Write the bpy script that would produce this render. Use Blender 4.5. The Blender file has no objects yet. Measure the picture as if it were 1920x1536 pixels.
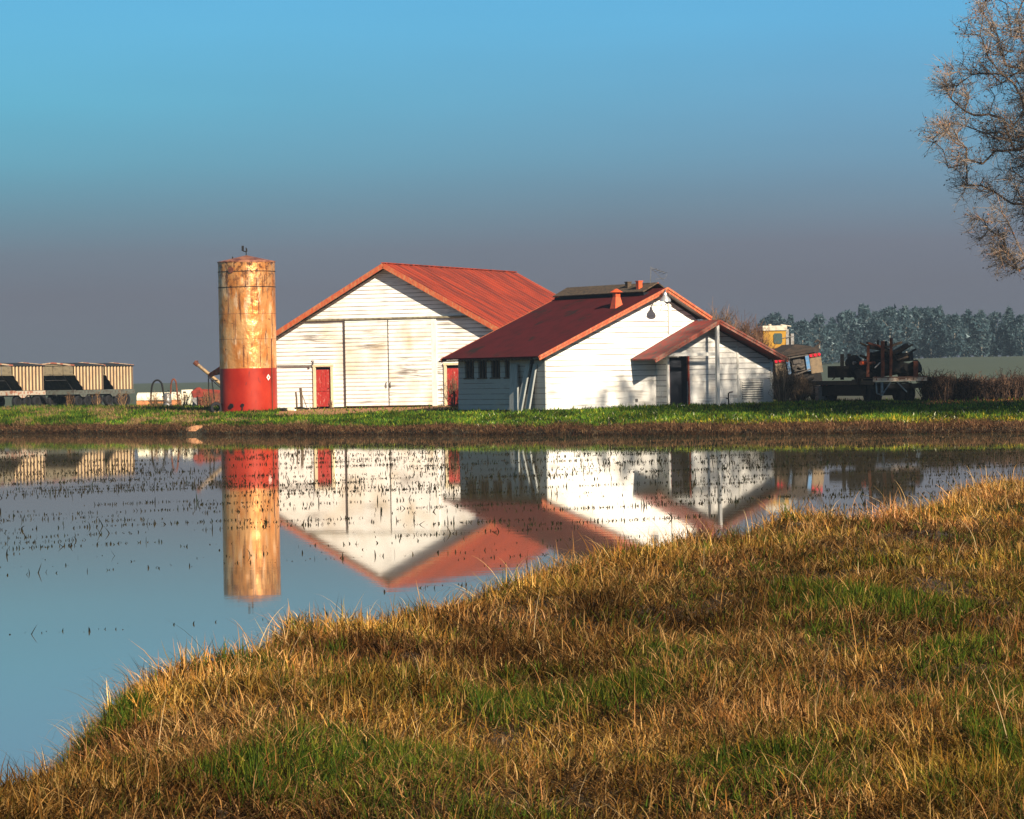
import bpy, math, random
import numpy as np
from mathutils import Vector, Matrix
rng = np.random.default_rng(11); random.seed(5)
SC = bpy.context.scene; COL = SC.collection
R_ = math.radians

# ------------------------------------------------------------------ camera, sky, sun, exposure
EYE = 2.57; FPX = 6000.0; ROLL = R_(1.0); PITCH = math.atan(63/6000)
cx_ = np.array([1,0,0.]); cw_ = np.array([0,math.sin(PITCH),math.cos(PITCH)]); CF = np.array([0,math.cos(PITCH),-math.sin(PITCH)])
CR = math.cos(ROLL)*cx_-math.sin(ROLL)*cw_; CU = math.sin(ROLL)*cx_+math.cos(ROLL)*cw_
cd = bpy.data.cameras.new("camera"); cam = bpy.data.objects.new("camera", cd); COL.objects.link(cam)
cd.sensor_width = 36; cd.lens = 36*FPX/1920; cd.clip_end = 6000; cd.clip_start = .5
cam.matrix_world = Matrix([[CR[0],CU[0],-CF[0],0],[CR[1],CU[1],-CF[1],0],[CR[2],CU[2],-CF[2],EYE],[0,0,0,1]])
SC.camera = cam
TO_SUN = np.array([.50,-.87,.53]); TO_SUN /= np.linalg.norm(TO_SUN)
sl = bpy.data.lights.new("sun", 'SUN'); sl.energy = 5.0; sl.angle = R_(.55); sl.color = (1,.86,.68)
so = bpy.data.objects.new("sun", sl); COL.objects.link(so)
so.rotation_euler = Vector(TO_SUN).to_track_quat('Z','Y').to_euler()
W = bpy.data.worlds.new("World"); SC.world = W; W.use_nodes = True
nt = W.node_tree; nt.nodes.clear()
out = nt.nodes.new('ShaderNodeOutputWorld'); bg = nt.nodes.new('ShaderNodeBackground')
sky = nt.nodes.new('ShaderNodeTexSky'); sky.sky_type = 'NISHITA'; sky.sun_disc = False
sky.sun_elevation = math.asin(TO_SUN[2]); sky.sun_rotation = math.atan2(TO_SUN[0], TO_SUN[1]); sky.dust_density = 2
tc = nt.nodes.new('ShaderNodeTexCoord'); sp = nt.nodes.new('ShaderNodeSeparateXYZ'); nt.links.new(tc.outputs['Generated'], sp.inputs[0])
def s2l(c): return tuple((x/255/12.92 if x/255 <= .04045 else ((x/255+.055)/1.055)**2.4) for x in c)
def ramp(nt, stops, interp='LINEAR'):
    n = nt.nodes.new('ShaderNodeValToRGB'); cr = n.color_ramp; cr.interpolation = interp
    while len(cr.elements) < len(stops): cr.elements.new(.5)
    for e, (p, c) in zip(cr.elements, stops): e.position = p; e.color = (*c, 1) if len(c) == 3 else c
    return n
mr = nt.nodes.new('ShaderNodeMapRange'); mr.inputs['From Max'].default_value = .16; nt.links.new(sp.outputs['Z'], mr.inputs['Value'])
SKY_R = [(0,(116,116,128)),(.17,(116,118,130)),(.25,(118,124,138)),(.32,(116,138,156)),(.42,(112,154,180)),(.54,(108,166,200)),(.68,(102,176,218)),(.82,(98,178,226)),(1,(90,170,226))]
SKY_L = [(0,(118,121,131)),(.17,(117,121,133)),(.25,(115,129,143)),(.32,(111,146,163)),(.42,(105,166,188)),(.54,(101,178,206)),(.68,(102,183,220)),(.82,(98,180,224)),(1,(88,168,224))]
ra = ramp(nt, [(p,s2l(c)) for p,c in SKY_L]); rb = ramp(nt, [(p,s2l(c)) for p,c in SKY_R])
nt.links.new(mr.outputs[0], ra.inputs[0]); nt.links.new(mr.outputs[0], rb.inputs[0])
mx = nt.nodes.new('ShaderNodeMapRange'); mx.inputs['From Min'].default_value = -.17; mx.inputs['From Max'].default_value = .1
nt.links.new(sp.outputs['X'], mx.inputs['Value'])
m1 = nt.nodes.new('ShaderNodeMix'); m1.data_type = 'RGBA'; nt.links.new(mx.outputs[0], m1.inputs[0]); nt.links.new(ra.outputs[0], m1.inputs[6]); nt.links.new(rb.outputs[0], m1.inputs[7])
sk = nt.nodes.new('ShaderNodeMix'); sk.data_type = 'RGBA'; sk.blend_type = 'MULTIPLY'; sk.inputs[0].default_value = 1
nt.links.new(sky.outputs[0], sk.inputs[6]); sk.inputs[7].default_value = (.05,.05,.05,1)
m2 = nt.nodes.new('ShaderNodeMix'); m2.data_type = 'RGBA'
mz = nt.nodes.new('ShaderNodeMapRange'); mz.inputs['From Min'].default_value = .13; mz.inputs['From Max'].default_value = .5
nt.links.new(sp.outputs['Z'], mz.inputs['Value']); nt.links.new(mz.outputs[0], m2.inputs[0])
nz = nt.nodes.new('ShaderNodeTexNoise'); nz.inputs['Scale'].default_value = 6; nz.inputs['Detail'].default_value = 4; mpz = nt.nodes.new('ShaderNodeMapping'); mpz.inputs['Scale'].default_value = (1,1,5)
nt.links.new(tc.outputs['Generated'], mpz.inputs[0]); nt.links.new(mpz.outputs[0], nz.inputs[0]); nm = nt.nodes.new('ShaderNodeMapRange'); nm.inputs['From Min'].default_value = .3; nm.inputs['From Max'].default_value = .7; nm.inputs['To Min'].default_value = .97; nm.inputs['To Max'].default_value = 1.035
nt.links.new(nz.outputs[0], nm.inputs[0]); hzv = nt.nodes.new('ShaderNodeVectorMath'); hzv.operation = 'SCALE'; nt.links.new(m1.outputs[2], hzv.inputs[0]); nt.links.new(nm.outputs[0], hzv.inputs['Scale'])   # faint uneven bands of haze
nt.links.new(hzv.outputs[0], m2.inputs[6]); nt.links.new(sk.outputs[2], m2.inputs[7])
nt.links.new(m2.outputs[2], bg.inputs[0]); bg.inputs[1].default_value = .53
nt.links.new(bg.outputs[0], out.inputs[0])
SC.view_settings.view_transform = 'Standard'; SC.view_settings.look = 'None'
SC.view_settings.exposure = 1.0; SC.view_settings.gamma = 1
SC.cycles.max_bounces = 6; SC.cycles.diffuse_bounces = 2; SC.cycles.transmission_bounces = 2; SC.cycles.volume_bounces = 0
SC.cycles.transparent_max_bounces = 6; SC.cycles.caustics_reflective = False; SC.cycles.caustics_refractive = False

# ------------------------------------------------------------------ helpers
def at(px, py, Y):                                   # metres: the point seen at photo pixel (px,py) at distance Y
    d = CF*FPX+CR*(px-960)+CU*(768-py); return np.array([0,0,EYE])+d*(Y/d[1])
def sm(t): t = np.clip(t,0,1); return t*t*(3-2*t)
_T = rng.random((64,64))
def vnoise(x, y):
    x = np.asarray(x,float); y = np.asarray(y,float); xi = np.floor(x).astype(int); yi = np.floor(y).astype(int)
    fx = sm(x-xi); fy = sm(y-yi); g = lambda a,b: _T[a%64,b%64]
    return (g(xi,yi)*(1-fx)+g(xi+1,yi)*fx)*(1-fy)+(g(xi,yi+1)*(1-fx)+g(xi+1,yi+1)*fx)*fy
NE_Y = [-60,8,16,21.5,26.8,31,36,40.3,42,44.5,52,60,75,95,112,130,400]
NE_X = [-7,-4.6,-3.4,-2.85,-2.0,-.4,.8,1.8,2.9,4.7,7.0,9.2,15,60,200,400,400]
FE_X = [-400,-80,-27,-12.4,-5.7,5.3,14.8,20,40,400]
FE_Y = [420,205,168,151,144,133.5,128.5,125,114,90]
def xe_(y): return np.interp(y, NE_Y, NE_X)+.5*(vnoise(y*.5+3,y*0+7)-.5)
def ye_(x): return np.interp(x, FE_X, FE_Y)+1.1*(vnoise(x*.35,x*0+2)-.5)+.5*(vnoise(x*1.6,x*0+9)-.5)
def gz(x, y):
    x = np.asarray(x,float); y = np.asarray(y,float)
    near = -.4+(.90+(.30*(vnoise(x*.8+5,y*.5)-.5))+.10*(vnoise(x*2.3,y*1.7)-.5))*sm((x-xe_(y)+.25)/.9)
    d = y-ye_(x)
    far = np.interp(d, [-.7,-.15,.12,.9,3,8,20,32,60],[-.4,-.08,.22,.42,.55,.70,.94,1.03,1.0])+.06*(vnoise(x*.5,y*.5)-.5)*(d>0)
    far = far+1.1*sm((y-300)/500)*sm((10-x)/60)+3.7*sm((x-12)/75)*sm((y-235)/400)
    return np.maximum(near, far)
def g1(x, y): return float(gz(x,y))
def tag(o, label=None, cat=None, group=None, kind=None):
    if label: o['label'] = label
    if cat: o['category'] = cat
    if group: o['group'] = group
    if kind: o['kind'] = kind
    return o
def link(name, me, mat=None, parent=None):
    o = bpy.data.objects.new(name, me); COL.objects.link(o)
    if mat: me.materials.append(mat)
    if parent: o.parent = parent
    return o
def empty(name, loc, rz=0.0, rx=0.0, ry=0.0):
    o = bpy.data.objects.new(name, None); COL.objects.link(o); o.location = loc; o.rotation_euler = (rx,ry,rz); o.empty_display_size = .3; return o
def children(o): return [c for c in COL.objects if c.parent == o]
def copy_tree(o, parent=None):
    c = o.copy(); COL.objects.link(c)
    if parent: c.parent = parent
    for ch in children(o): copy_tree(ch, c)
    return c
class MB:
    def __init__(s): s.v = []; s.f = []; s.g = []
    def add(s, vs, fs):
        s.g.append((len(s.v),len(s.f)));
        b = len(s.v); s.v += [tuple(map(float,v)) for v in vs]; s.f += [tuple(i+b for i in f) for f in fs]; return s
    def box(s, x0,x1,y0,y1,z0,z1):
        return s.add([(x0,y0,z0),(x1,y0,z0),(x1,y1,z0),(x0,y1,z0),(x0,y0,z1),(x1,y0,z1),(x1,y1,z1),(x0,y1,z1)],
              [(0,3,2,1),(4,5,6,7),(0,1,5,4),(1,2,6,5),(2,3,7,6),(3,0,4,7)])
    def bar(s, p, q, w, h=None, up=(0,0,1)):
        p = np.array(p,float); q = np.array(q,float); h = h or w; d = q-p; d /= np.linalg.norm(d)
        u = np.array(up,float)
        if abs(d.dot(u)) > .98: u = np.array([0,1,0.])
        a = np.cross(d,u); a /= np.linalg.norm(a); b = np.cross(a,d); vs = []
        for c in (p,q):
            for i,j in ((-1,-1),(1,-1),(1,1),(-1,1)): vs.append(c+a*w/2*i+b*h/2*j)
        return s.add(vs, [(0,1,2,3),(7,6,5,4),(0,4,5,1),(1,5,6,2),(2,6,7,3),(3,7,4,0)])
    def quad(s, a,b,c,d): return s.add([a,b,c,d],[(0,1,2,3)])
    def slab(s, a,b,c,d, t):                          # quad with thickness t against its normal
        A = [np.array(p,float) for p in (a,b,c,d)]; n = np.cross(A[1]-A[0],A[3]-A[0]); n /= np.linalg.norm(n)
        return s.add(A+[p-n*t for p in A], [(0,1,2,3),(7,6,5,4),(0,4,5,1),(1,5,6,2),(2,6,7,3),(3,7,4,0)])
    def prism(s, pts, y0, y1):                        # polygon in xz extruded along y
        n = len(pts); vs = [(x,y0,z) for x,z in pts]+[(x,y1,z) for x,z in pts]
        return s.add(vs, [tuple(range(n)), tuple(range(2*n-1,n-1,-1))]+[(i,n+i,n+(i+1)%n,(i+1)%n) for i in range(n)])
    def prismx(s, pts, x0, x1):                       # polygon in yz extruded along x
        n = len(pts); vs = [(x0,y,z) for y,z in pts]+[(x1,y,z) for y,z in pts]
        return s.add(vs, [tuple(range(n)), tuple(range(2*n-1,n-1,-1))]+[(i,n+i,n+(i+1)%n,(i+1)%n) for i in range(n)])
    def tube(s, pts, r, n=8, cap=True):
        pts = [np.array(p,float) for p in pts]; rs = [r]*len(pts) if np.isscalar(r) else r; vs = []; u = None
        for i,p in enumerate(pts):
            d = pts[min(i+1,len(pts)-1)]-pts[max(i-1,0)]; d /= np.linalg.norm(d)
            if u is None: u = np.cross(d,(0,0,1) if abs(d[2]) < .9 else (0,1,0))
            u = u-d*u.dot(d); u /= np.linalg.norm(u); w = np.cross(d,u)
            vs += [p+rs[i]*(math.cos(k*2*math.pi/n)*u+math.sin(k*2*math.pi/n)*w) for k in range(n)]
        fs = [(i*n+k,i*n+(k+1)%n,(i+1)*n+(k+1)%n,(i+1)*n+k) for i in range(len(pts)-1) for k in range(n)]
        if cap: fs += [tuple(range(n-1,-1,-1)), tuple(range((len(pts)-1)*n,len(pts)*n))]
        return s.add(vs, fs)
    def lathe(s, prof, n=24, c=(0,0,0)):
        vs = [(c[0]+r*math.cos(k*2*math.pi/n),c[1]+r*math.sin(k*2*math.pi/n),c[2]+z) for r,z in prof for k in range(n)]
        return s.add(vs, [(i*n+k,i*n+(k+1)%n,(i+1)*n+(k+1)%n,(i+1)*n+k) for i in range(len(prof)-1) for k in range(n)]+[tuple(range(n-1,-1,-1)), tuple(range((len(prof)-1)*n,len(prof)*n))])
    def builds(s, name, mat, parent=None):              # every primitive a part of its own
        g = s.g+[(len(s.v),len(s.f))]
        for (a,b),(c,d) in zip(g,g[1:]):
            q = MB(); q.v = s.v[a:c]; q.f = [tuple(i-a for i in f) for f in s.f[b:d]]; o = q.build(name, mat, parent)
        return o
    def build(s, name, mat, parent=None, smooth=False, bevel=0):
        me = bpy.data.meshes.new(name); me.from_pydata(s.v, [], s.f); me.update()
        if smooth:
            me.polygons.foreach_set('use_smooth', [True]*len(me.polygons)); me.set_sharp_from_angle(angle=R_(40))
        o = link(name, me, mat, parent)
        if bevel:
            b = o.modifiers.new('bevel','BEVEL'); b.width = bevel; b.segments = 2; b.limit_method = 'ANGLE'
        return o

def npmesh(name, V, F3=None, F4=None, col=None, mat=None, smooth=False, parent=None):
    me = bpy.data.meshes.new(name); F3 = np.zeros((0,3),int) if F3 is None else F3; F4 = np.zeros((0,4),int) if F4 is None else F4
    me.vertices.add(len(V)); me.vertices.foreach_set('co', V.astype(np.float32).ravel())
    nl = len(F4)*4+len(F3)*3; me.loops.add(nl); me.polygons.add(len(F4)+len(F3))
    me.loops.foreach_set('vertex_index', np.concatenate([F4.ravel(),F3.ravel()]).astype(np.int32))
    st = np.concatenate([np.arange(len(F4))*4, len(F4)*4+np.arange(len(F3))*3]).astype(np.int32)
    me.polygons.foreach_set('loop_start', st)
    if smooth: me.polygons.foreach_set('use_smooth', np.ones(len(st),bool))
    me.update(calc_edges=True)
    if col is not None:
        a = me.color_attributes.new('tone','FLOAT_COLOR','POINT'); c = np.ones((len(V),4),np.float32); c[:,:3] = col; a.data.foreach_set('color', c.ravel())
    return link(name, me, mat, parent)

# ------------------------------------------------------------------ materials
def newmat(name):
    m = bpy.data.materials.new(name); m.use_nodes = True; nt = m.node_tree; nt.nodes.clear()
    o = nt.nodes.new('ShaderNodeOutputMaterial'); b = nt.nodes.new('ShaderNodeBsdfPrincipled'); nt.links.new(b.outputs[0], o.inputs[0]); return m, nt, b, o
def coords(nt, scale=(1,1,1), loc=(0,0,0)):
    t = nt.nodes.new('ShaderNodeTexCoord'); mp = nt.nodes.new('ShaderNodeMapping'); nt.links.new(t.outputs['Object'], mp.inputs[0]); mp.inputs['Scale'].default_value = scale; mp.inputs['Location'].default_value = loc; return mp
def noise(nt, scale, sc=(1,1,1), det=4, rough=.55, loc=(0,0,0)):
    n = nt.nodes.new('ShaderNodeTexNoise'); n.inputs['Scale'].default_value = scale; n.inputs['Detail'].default_value = det; n.inputs['Roughness'].default_value = rough
    nt.links.new(coords(nt, sc, loc).outputs[0], n.inputs[0]); return n
def mixc(nt, fac, a, b, typ='MIX'):
    m = nt.nodes.new('ShaderNodeMix'); m.data_type = 'RGBA'; m.blend_type = typ
    for i, v in ((0,fac),(6,a),(7,b)):
        if isinstance(v, tuple): m.inputs[i].default_value = (*v,1) if len(v) == 3 else v
        elif isinstance(v, (int,float)): m.inputs[i].default_value = v
        else: nt.links.new(v, m.inputs[i])
    return m.outputs[2]
def thr(nt, src, lo, hi, amt=1.0):
    m = nt.nodes.new('ShaderNodeMapRange'); m.inputs['From Min'].default_value = lo; m.inputs['From Max'].default_value = hi; m.inputs['To Max'].default_value = amt; nt.links.new(src, m.inputs['Value']); return m.outputs[0]
def mul(nt, a, b):
    m = nt.nodes.new('ShaderNodeMath'); m.operation = 'MULTIPLY'
    for i,v in enumerate((a,b)):
        if isinstance(v,(int,float)): m.inputs[i].default_value = v
        else: nt.links.new(v, m.inputs[i])
    return m.outputs[0]
def bump(nt, b, src, strength=.3, dist=.02):
    n = nt.nodes.new('ShaderNodeBump'); n.inputs['Strength'].default_value = strength; n.inputs['Distance'].default_value = dist; nt.links.new(src, n.inputs['Height']); nt.links.new(n.outputs[0], b.inputs['Normal'])
def M(name, col, rough=.7, col2=None, scale=3, sc=(1,1,1), lo=.45, hi=.65, metal=0, bmp=.0, col3=None, s3=12):
    m, nt, b, _ = newmat(name); c = col
    if col2:
        n = noise(nt, scale, sc); c = mixc(nt, thr(nt, n.outputs[0], lo, hi), col, col2)
        if bmp: bump(nt, b, n.outputs[0], bmp)
    if col3:
        n3 = noise(nt, s3, sc, 5, .6, (5,3,1)); c = mixc(nt, thr(nt, n3.outputs[0], .58, .68), c, col3)
    if isinstance(c, tuple): b.inputs['Base Color'].default_value = (*c,1)
    else: nt.links.new(c, b.inputs['Base Color'])
    b.inputs['Roughness'].default_value = rough; b.inputs['Metallic'].default_value = metal; return m
def siding(name, pitch, z0=0., dirt=.5, base=(.86,.84,.79), low=None, seed=0):
    m, nt, b, _ = newmat(name)
    n1 = noise(nt, 1.0, (.55,.55,7), 4, .6, (seed,0,0)); n2 = noise(nt, .35, (1,1,1.2), 3, .5, (seed+7,1,3)); n3 = noise(nt, 9, (.4,.4,3), 3)
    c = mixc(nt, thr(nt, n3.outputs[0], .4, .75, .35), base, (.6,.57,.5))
    patch = thr(nt, n2.outputs[0], .46, .68); st = mul(nt, thr(nt, n1.outputs[0], .5, .64), patch)
    c = mixc(nt, mul(nt, st, dirt), c, (.22,.19,.16))
    n4 = noise(nt, .5, (1,1,1), 3, .5, (seed+3,9,2)); c = mixc(nt, mul(nt, thr(nt, n4.outputs[0], .55, .75), dirt*.45), c, (.52,.38,.2))
    if pitch:
        s = nt.nodes.new('ShaderNodeSeparateXYZ'); nt.links.new(coords(nt).outputs[0], s.inputs[0])
        a = nt.nodes.new('ShaderNodeMath'); a.operation = 'SUBTRACT'; nt.links.new(s.outputs['Z'], a.inputs[0]); a.inputs[1].default_value = z0
        d = nt.nodes.new('ShaderNodeMath'); d.operation = 'DIVIDE'; nt.links.new(a.outputs[0], d.inputs[0]); d.inputs[1].default_value = pitch
        fr = nt.nodes.new('ShaderNodeMath'); fr.operation = 'FRACT'; nt.links.new(d.outputs[0], fr.inputs[0])
        n5 = noise(nt, .9, (.6,.6,5), 2, .5, (seed+1,4,4))
        ed = mul(nt, thr(nt, fr.outputs[0], .17, .08), thr(nt, n5.outputs[0], .32, .52, .95)); c = mixc(nt, ed, c, (.16,.14,.12))   # the open joint under each lap
    nt.links.new(c, b.inputs['Base Color']); b.inputs['Roughness'].default_value = .7
    bump(nt, b, n3.outputs[0], .15, .01); return m

WHITE = (.85,.78,.73)
m_barn = siding('barn siding', .215, 0, 1.2)
m_barn2 = siding('barn door siding', .215, 0, 2.2, seed=26)
m_shed = siding('shed siding', .26, 1.25, .7, seed=4)
m_plas = siding('shed base board', 0, 0, .8, seed=9)
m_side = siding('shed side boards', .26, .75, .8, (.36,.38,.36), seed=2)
m_trim = M('white trim', (.76,.74,.68), .6, (.55,.5,.42), 6, (1,1,.3), .5, .8)
m_cream = M('cream trim', (.72,.6,.36), .6, (.6,.5,.35), 5)
m_red = M('red door paint', (.36,.025,.02), .55, (.42,.04,.03), 4, (2,2,.7), .4, .7, col3=(.55,.33,.25), s3=7)
m_redtrim = M('red trim paint', (.5,.06,.03), .6, (.4,.16,.08), 7, (1,1,1), .45, .7)
m_fascia = M('orange red fascia', (.40,.075,.026), .6, (.42,.17,.07), 3, (3,1,1), .45, .65, col3=(.2,.08,.05), s3=5)
m_pfascia = M('weathered porch fascia', (.30,.06,.035), .8, (.26,.14,.1), 3, (3,1,1), .42, .62, col3=(.16,.08,.06), s3=5)
m_roofb = M('barn roof paint', (.33,.038,.010), .75, (.16,.022,.010), 1.0, (.35,1.5,.35), .4, .6, bmp=.1, col3=(.13,.03,.02), s3=2.6)
m_roofs = M('shed roof red', (.072,.009,.011), .9, (.05,.008,.009), 1.5, (1,1,1), .42, .7, col3=(.02,.014,.012), s3=.8)
m_roofp = M('porch roof red', (.22,.028,.02), .85, (.09,.055,.045), 2.2, (1,2,2), .46, .62)
m_soffit = M('soffit boards', (.34,.34,.32), .8, (.26,.26,.24), 5)
m_cap = M('brown ridge shingles', (.085,.055,.03), .9, (.035,.025,.018), 4, (.6,1,6), .45, .6)
m_dark = M('black opening', (.012,.014,.02), .9)
m_vent = M('orange vent paint', (.62,.09,.02), .5, (.5,.07,.02), 6)
m_steel = M('grey steel', (.22,.22,.22), .45, (.14,.12,.1), 8, metal=.5)
m_lamp = M('lamp enamel', (.6,.6,.58), .25, metal=.6)
m_black = M('black metal', (.010,.010,.011), .7, (.02,.016,.013), 6)
m_tyre = M('tyre rubber', (.018,.018,.02), .85)
m_rust = M('rust', (.17,.055,.03), .85, (.09,.035,.025), 4, lo=.4, hi=.6, bmp=.2)
m_rustred = M('rust red paint', (.22,.035,.025), .75, (.12,.03,.02), 2.5, lo=.42, hi=.62)
m_board = M('weathered boards', (.40,.42,.40), .8, (.3,.32,.3), 3, (3,3,.5), .4, .65)
m_wood = M('grey brown wood', (.12,.085,.06), .85, (.07,.05,.035), 8, (4,4,.6))
m_siloT = None
def silo_mat():
    m, nt, b, _ = newmat('silo weathered paint')
    n1 = noise(nt, 1.1, (1.5,1.5,.8), 4, .55); n2 = noise(nt, 2.4, (2.6,2.6,.16), 5, .7, (4,2,0)); n3 = noise(nt, 1.6, (1.6,1.6,.5), 4, .6, (9,1,1)); n6 = noise(nt, 4.2, (1,1,.8), 5, .65, (1,1,8))
    c = mixc(nt, thr(nt, n1.outputs[0], .38, .62), (.62,.22,.05), (.72,.36,.13))
    c = mixc(nt, thr(nt, n3.outputs[0], .55, .63, .6), c, (.85,.60,.36))
    c = mixc(nt, thr(nt, n2.outputs[0], .56, .62, .9), c, (.13,.05,.022))
    s = nt.nodes.new('ShaderNodeSeparateXYZ'); nt.links.new(coords(nt).outputs[0], s.inputs[0])
    top = thr(nt, s.outputs['Z'], 5.6, 8.2)
    c = mixc(nt, mul(nt, top, thr(nt, n6.outputs[0], .50, .56, .95)), c, (.10,.035,.02))
    c = mixc(nt, thr(nt, n6.outputs[0], .64, .67, .9), c, (.07,.035,.02))
    nt.links.new(c, b.inputs['Base Color']); b.inputs['Roughness'].default_value = .34; b.inputs['Metallic'].default_value = .55
    n7 = noise(nt, 1.5, (1.2,1.2,.9), 3, .5, (3,7,1)); bump(nt, b, n7.outputs[0], .9, .12); return m
def silo_red():
    m, nt, b, _ = newmat('silo red base paint'); n1 = noise(nt, .8, (1,1,.8), 3); n2 = noise(nt, 5, (1,1,.4), 4)
    c = mixc(nt, thr(nt, n1.outputs[0], .4, .7), (.25,.012,.005), (.37,.030,.012)); c = mixc(nt, thr(nt, n2.outputs[0], .62, .7, .6), c, (.12,.02,.02))
    nt.links.new(c, b.inputs['Base Color']); b.inputs['Roughness'].default_value = .42; b.inputs['Specular IOR Level'].default_value = .25; bump(nt, b, n1.outputs[0], .3, .05); return m
def blade_mat(name, rough=.6, trans=.35, tint=(1,1,1)):
    m = bpy.data.materials.new(name); m.use_nodes = True; nt = m.node_tree; nt.nodes.clear(); o = nt.nodes.new('ShaderNodeOutputMaterial')
    a = nt.nodes.new('ShaderNodeAttribute'); a.attribute_name = 'tone'; d = nt.nodes.new('ShaderNodeBsdfDiffuse'); t = nt.nodes.new('ShaderNodeBsdfTranslucent'); mx = nt.nodes.new('ShaderNodeMixShader')
    mx.inputs[0].default_value = trans; nt.links.new(a.outputs[0], d.inputs[0]); nt.links.new(a.outputs[0], t.inputs[0]); nt.links.new(d.outputs[0], mx.inputs[1]); nt.links.new(t.outputs[0], mx.inputs[2]); nt.links.new(mx.outputs[0], o.inputs[0]); return m
m_blade = blade_mat('grass blades'); m_twig = blade_mat('bark and twigs', trans=.0)

# ------------------------------------------------------------------ ground, water
def span(segs): return np.unique(np.concatenate([np.arange(a,b,s) for a,b,s in segs]))
ys = span([(-60,6,6),(6,56,.3),(56,112,2),(112,176,.2),(176,190,.5),(190,300,4),(300,760,20),(760,1500,80)])
xs = span([(-1200,-200,80),(-200,-44,6),(-44,-8,.4),(-8,14,.3),(14,44,.4),(44,200,6),(200,1200,80)])
XX, YY = np.meshgrid(xs, ys); ZZ = gz(XX,YY); nx = len(xs); ny = len(ys)
idx = np.arange(nx*ny).reshape(ny,nx); F4 = np.stack([idx[:-1,:-1],idx[:-1,1:],idx[1:,1:],idx[1:,:-1]],-1).reshape(-1,4)
def ground_mat():
    m, nt, b, _ = newmat('earth and thatch'); n1 = noise(nt, 2.5, (1,1,1), 6, .7); n2 = noise(nt, .02, (1,3,1), 5, .6); n3 = noise(nt, 14, (1,1,1), 4, .7)
    soil = mixc(nt, n1.outputs[0], (.03,.018,.009), (.07,.042,.018)); soil = mixc(nt, thr(nt, n3.outputs[0], .4, .7), soil, (.015,.011,.007))
    fld = mixc(nt, n2.outputs[0], (.03,.05,.022), (.055,.065,.03))
    s = nt.nodes.new('ShaderNodeSeparateXYZ'); nt.links.new(coords(nt).outputs[0], s.inputs[0])
    c = mixc(nt, thr(nt, s.outputs['Y'], 120, 240), soil, fld); nt.links.new(c, b.inputs['Base Color']); b.inputs['Roughness'].default_value = .95; bump(nt, b, n3.outputs[0], .5, .03); return m
tag(npmesh('ground', np.stack([XX,YY,ZZ],-1).reshape(-1,3), F4=F4, mat=ground_mat(), smooth=True), kind='structure')
def water_mat():
    m, nt, b, _ = newmat('pond water'); b.inputs['Base Color'].default_value = (.115,.092,.048,1); b.inputs['Roughness'].default_value = .025; b.inputs['IOR'].default_value = 1.40
    b.inputs['Specular IOR Level'].default_value = .6
    n1 = noise(nt, 1.2, (.5,1.6,1), 3, .5); bump(nt, b, n1.outputs[0], .02, .02); return m
tag(MB().quad((-300,-50,0),(300,-50,0),(300,430,0),(-300,430,0)).build('water', water_mat()), kind='structure')
# bare dirt in front of the barn, a sheet just above the ground
dx = np.linspace(-12.2,-1.5,60); dy = np.linspace(0,1,24); DX, DT = np.meshgrid(dx,dy)
DY = (158.5+.8*np.sin(DX*1.3)+.6*np.sin(DX*3.1)+np.clip(-9-DX,0,4)*.9)*(1-DT)+(176-.38*(DX+12))*DT; DZ = gz(DX,DY)+.012
ii = np.arange(60*24).reshape(24,60); D4 = np.stack([ii[:-1,:-1],ii[:-1,1:],ii[1:,1:],ii[1:,:-1]],-1).reshape(-1,4)
tag(npmesh('dirt_yard', np.stack([DX,DY,DZ],-1).reshape(-1,3), F4=D4, mat=M('dry orange dirt',(.34,.155,.05),.95,(.2,.1,.04),3,(1,1,1),.4,.7), smooth=True), kind='structure')

# ------------------------------------------------------------------ lap siding
def laps(mb, xl, xr, z0, z1, pitch, y=0., lap=.022, holes=()):
    """rows of lapped boards on the plane y, between the functions xl(z) and xr(z)"""
    z = z0; k = 0
    while z < z1-1e-6:
        zt = min(z+pitch, z1); segs = [(None,None)]
        hs = sorted([(a,b) for a,b,c,d in holes if c < (z+zt)/2 < d]); edges = []; cur = 'L'
        for a,b in hs: edges.append((cur,a)); cur = b
        edges.append((cur,'R'))
        for a,b in edges:
            ab, at_ = (xl(z),xl(zt)) if a == 'L' else (a,a); bb, bt = (xr(z),xr(zt)) if b == 'R' else (b,b)
            if bb-ab < .02: continue
            if bt < at_: at_ = bt = (at_+bt)/2
            mb.add([(ab,y-lap,z),(bb,y-lap,z),(bt,y-.004,zt),(at_,y-.004,zt),(ab,y+.004,z),(bb,y+.004,z)], [(0,1,2,3),(4,5,1,0)])
        z = zt; k += 1
    return mb

# ------------------------------------------------------------------ barn
BO = (-6.52,171,1.05); BA = R_(-21); BL = 18.6
barn = empty('barn', BO, BA); tag(barn, 'large white gabled barn with orange red roof and tall sliding doors', 'barn')
BH, BW, BE = 7.42, 9.45, 2.25
slope = (BH-BE)/BW; hw = lambda z: BW if z <= BE else (BH-z)/slope
fm = MB(); laps(fm, lambda z: -hw(z), lambda z: hw(z), 0, 4.73, .215, 0, holes=[(-4.32,-3.38,0,2.2),(3.3,4.24,0,2.15),(-2.5,2.5,0,4.6)])
fm.build('front_siding', m_barn, barn)
fg = MB(); laps(fg, lambda z: -hw(z), lambda z: hw(z), 4.73, BH-.02, .215, -.03); fg.build('gable_siding', m_barn, barn)
bk = MB(); bk.add([(-BW,.08,0),(BW,.08,0),(BW,.08,BE),(0,.08,BH-.05),(-BW,.08,BE)],[(0,1,2,3,4)]); bk.add([(-BW,BL,0),(BW,BL,0),(BW,BL,BE),(0,BL,BH-.05),(-BW,BL,BE)],[(4,3,2,1,0)])
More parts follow.
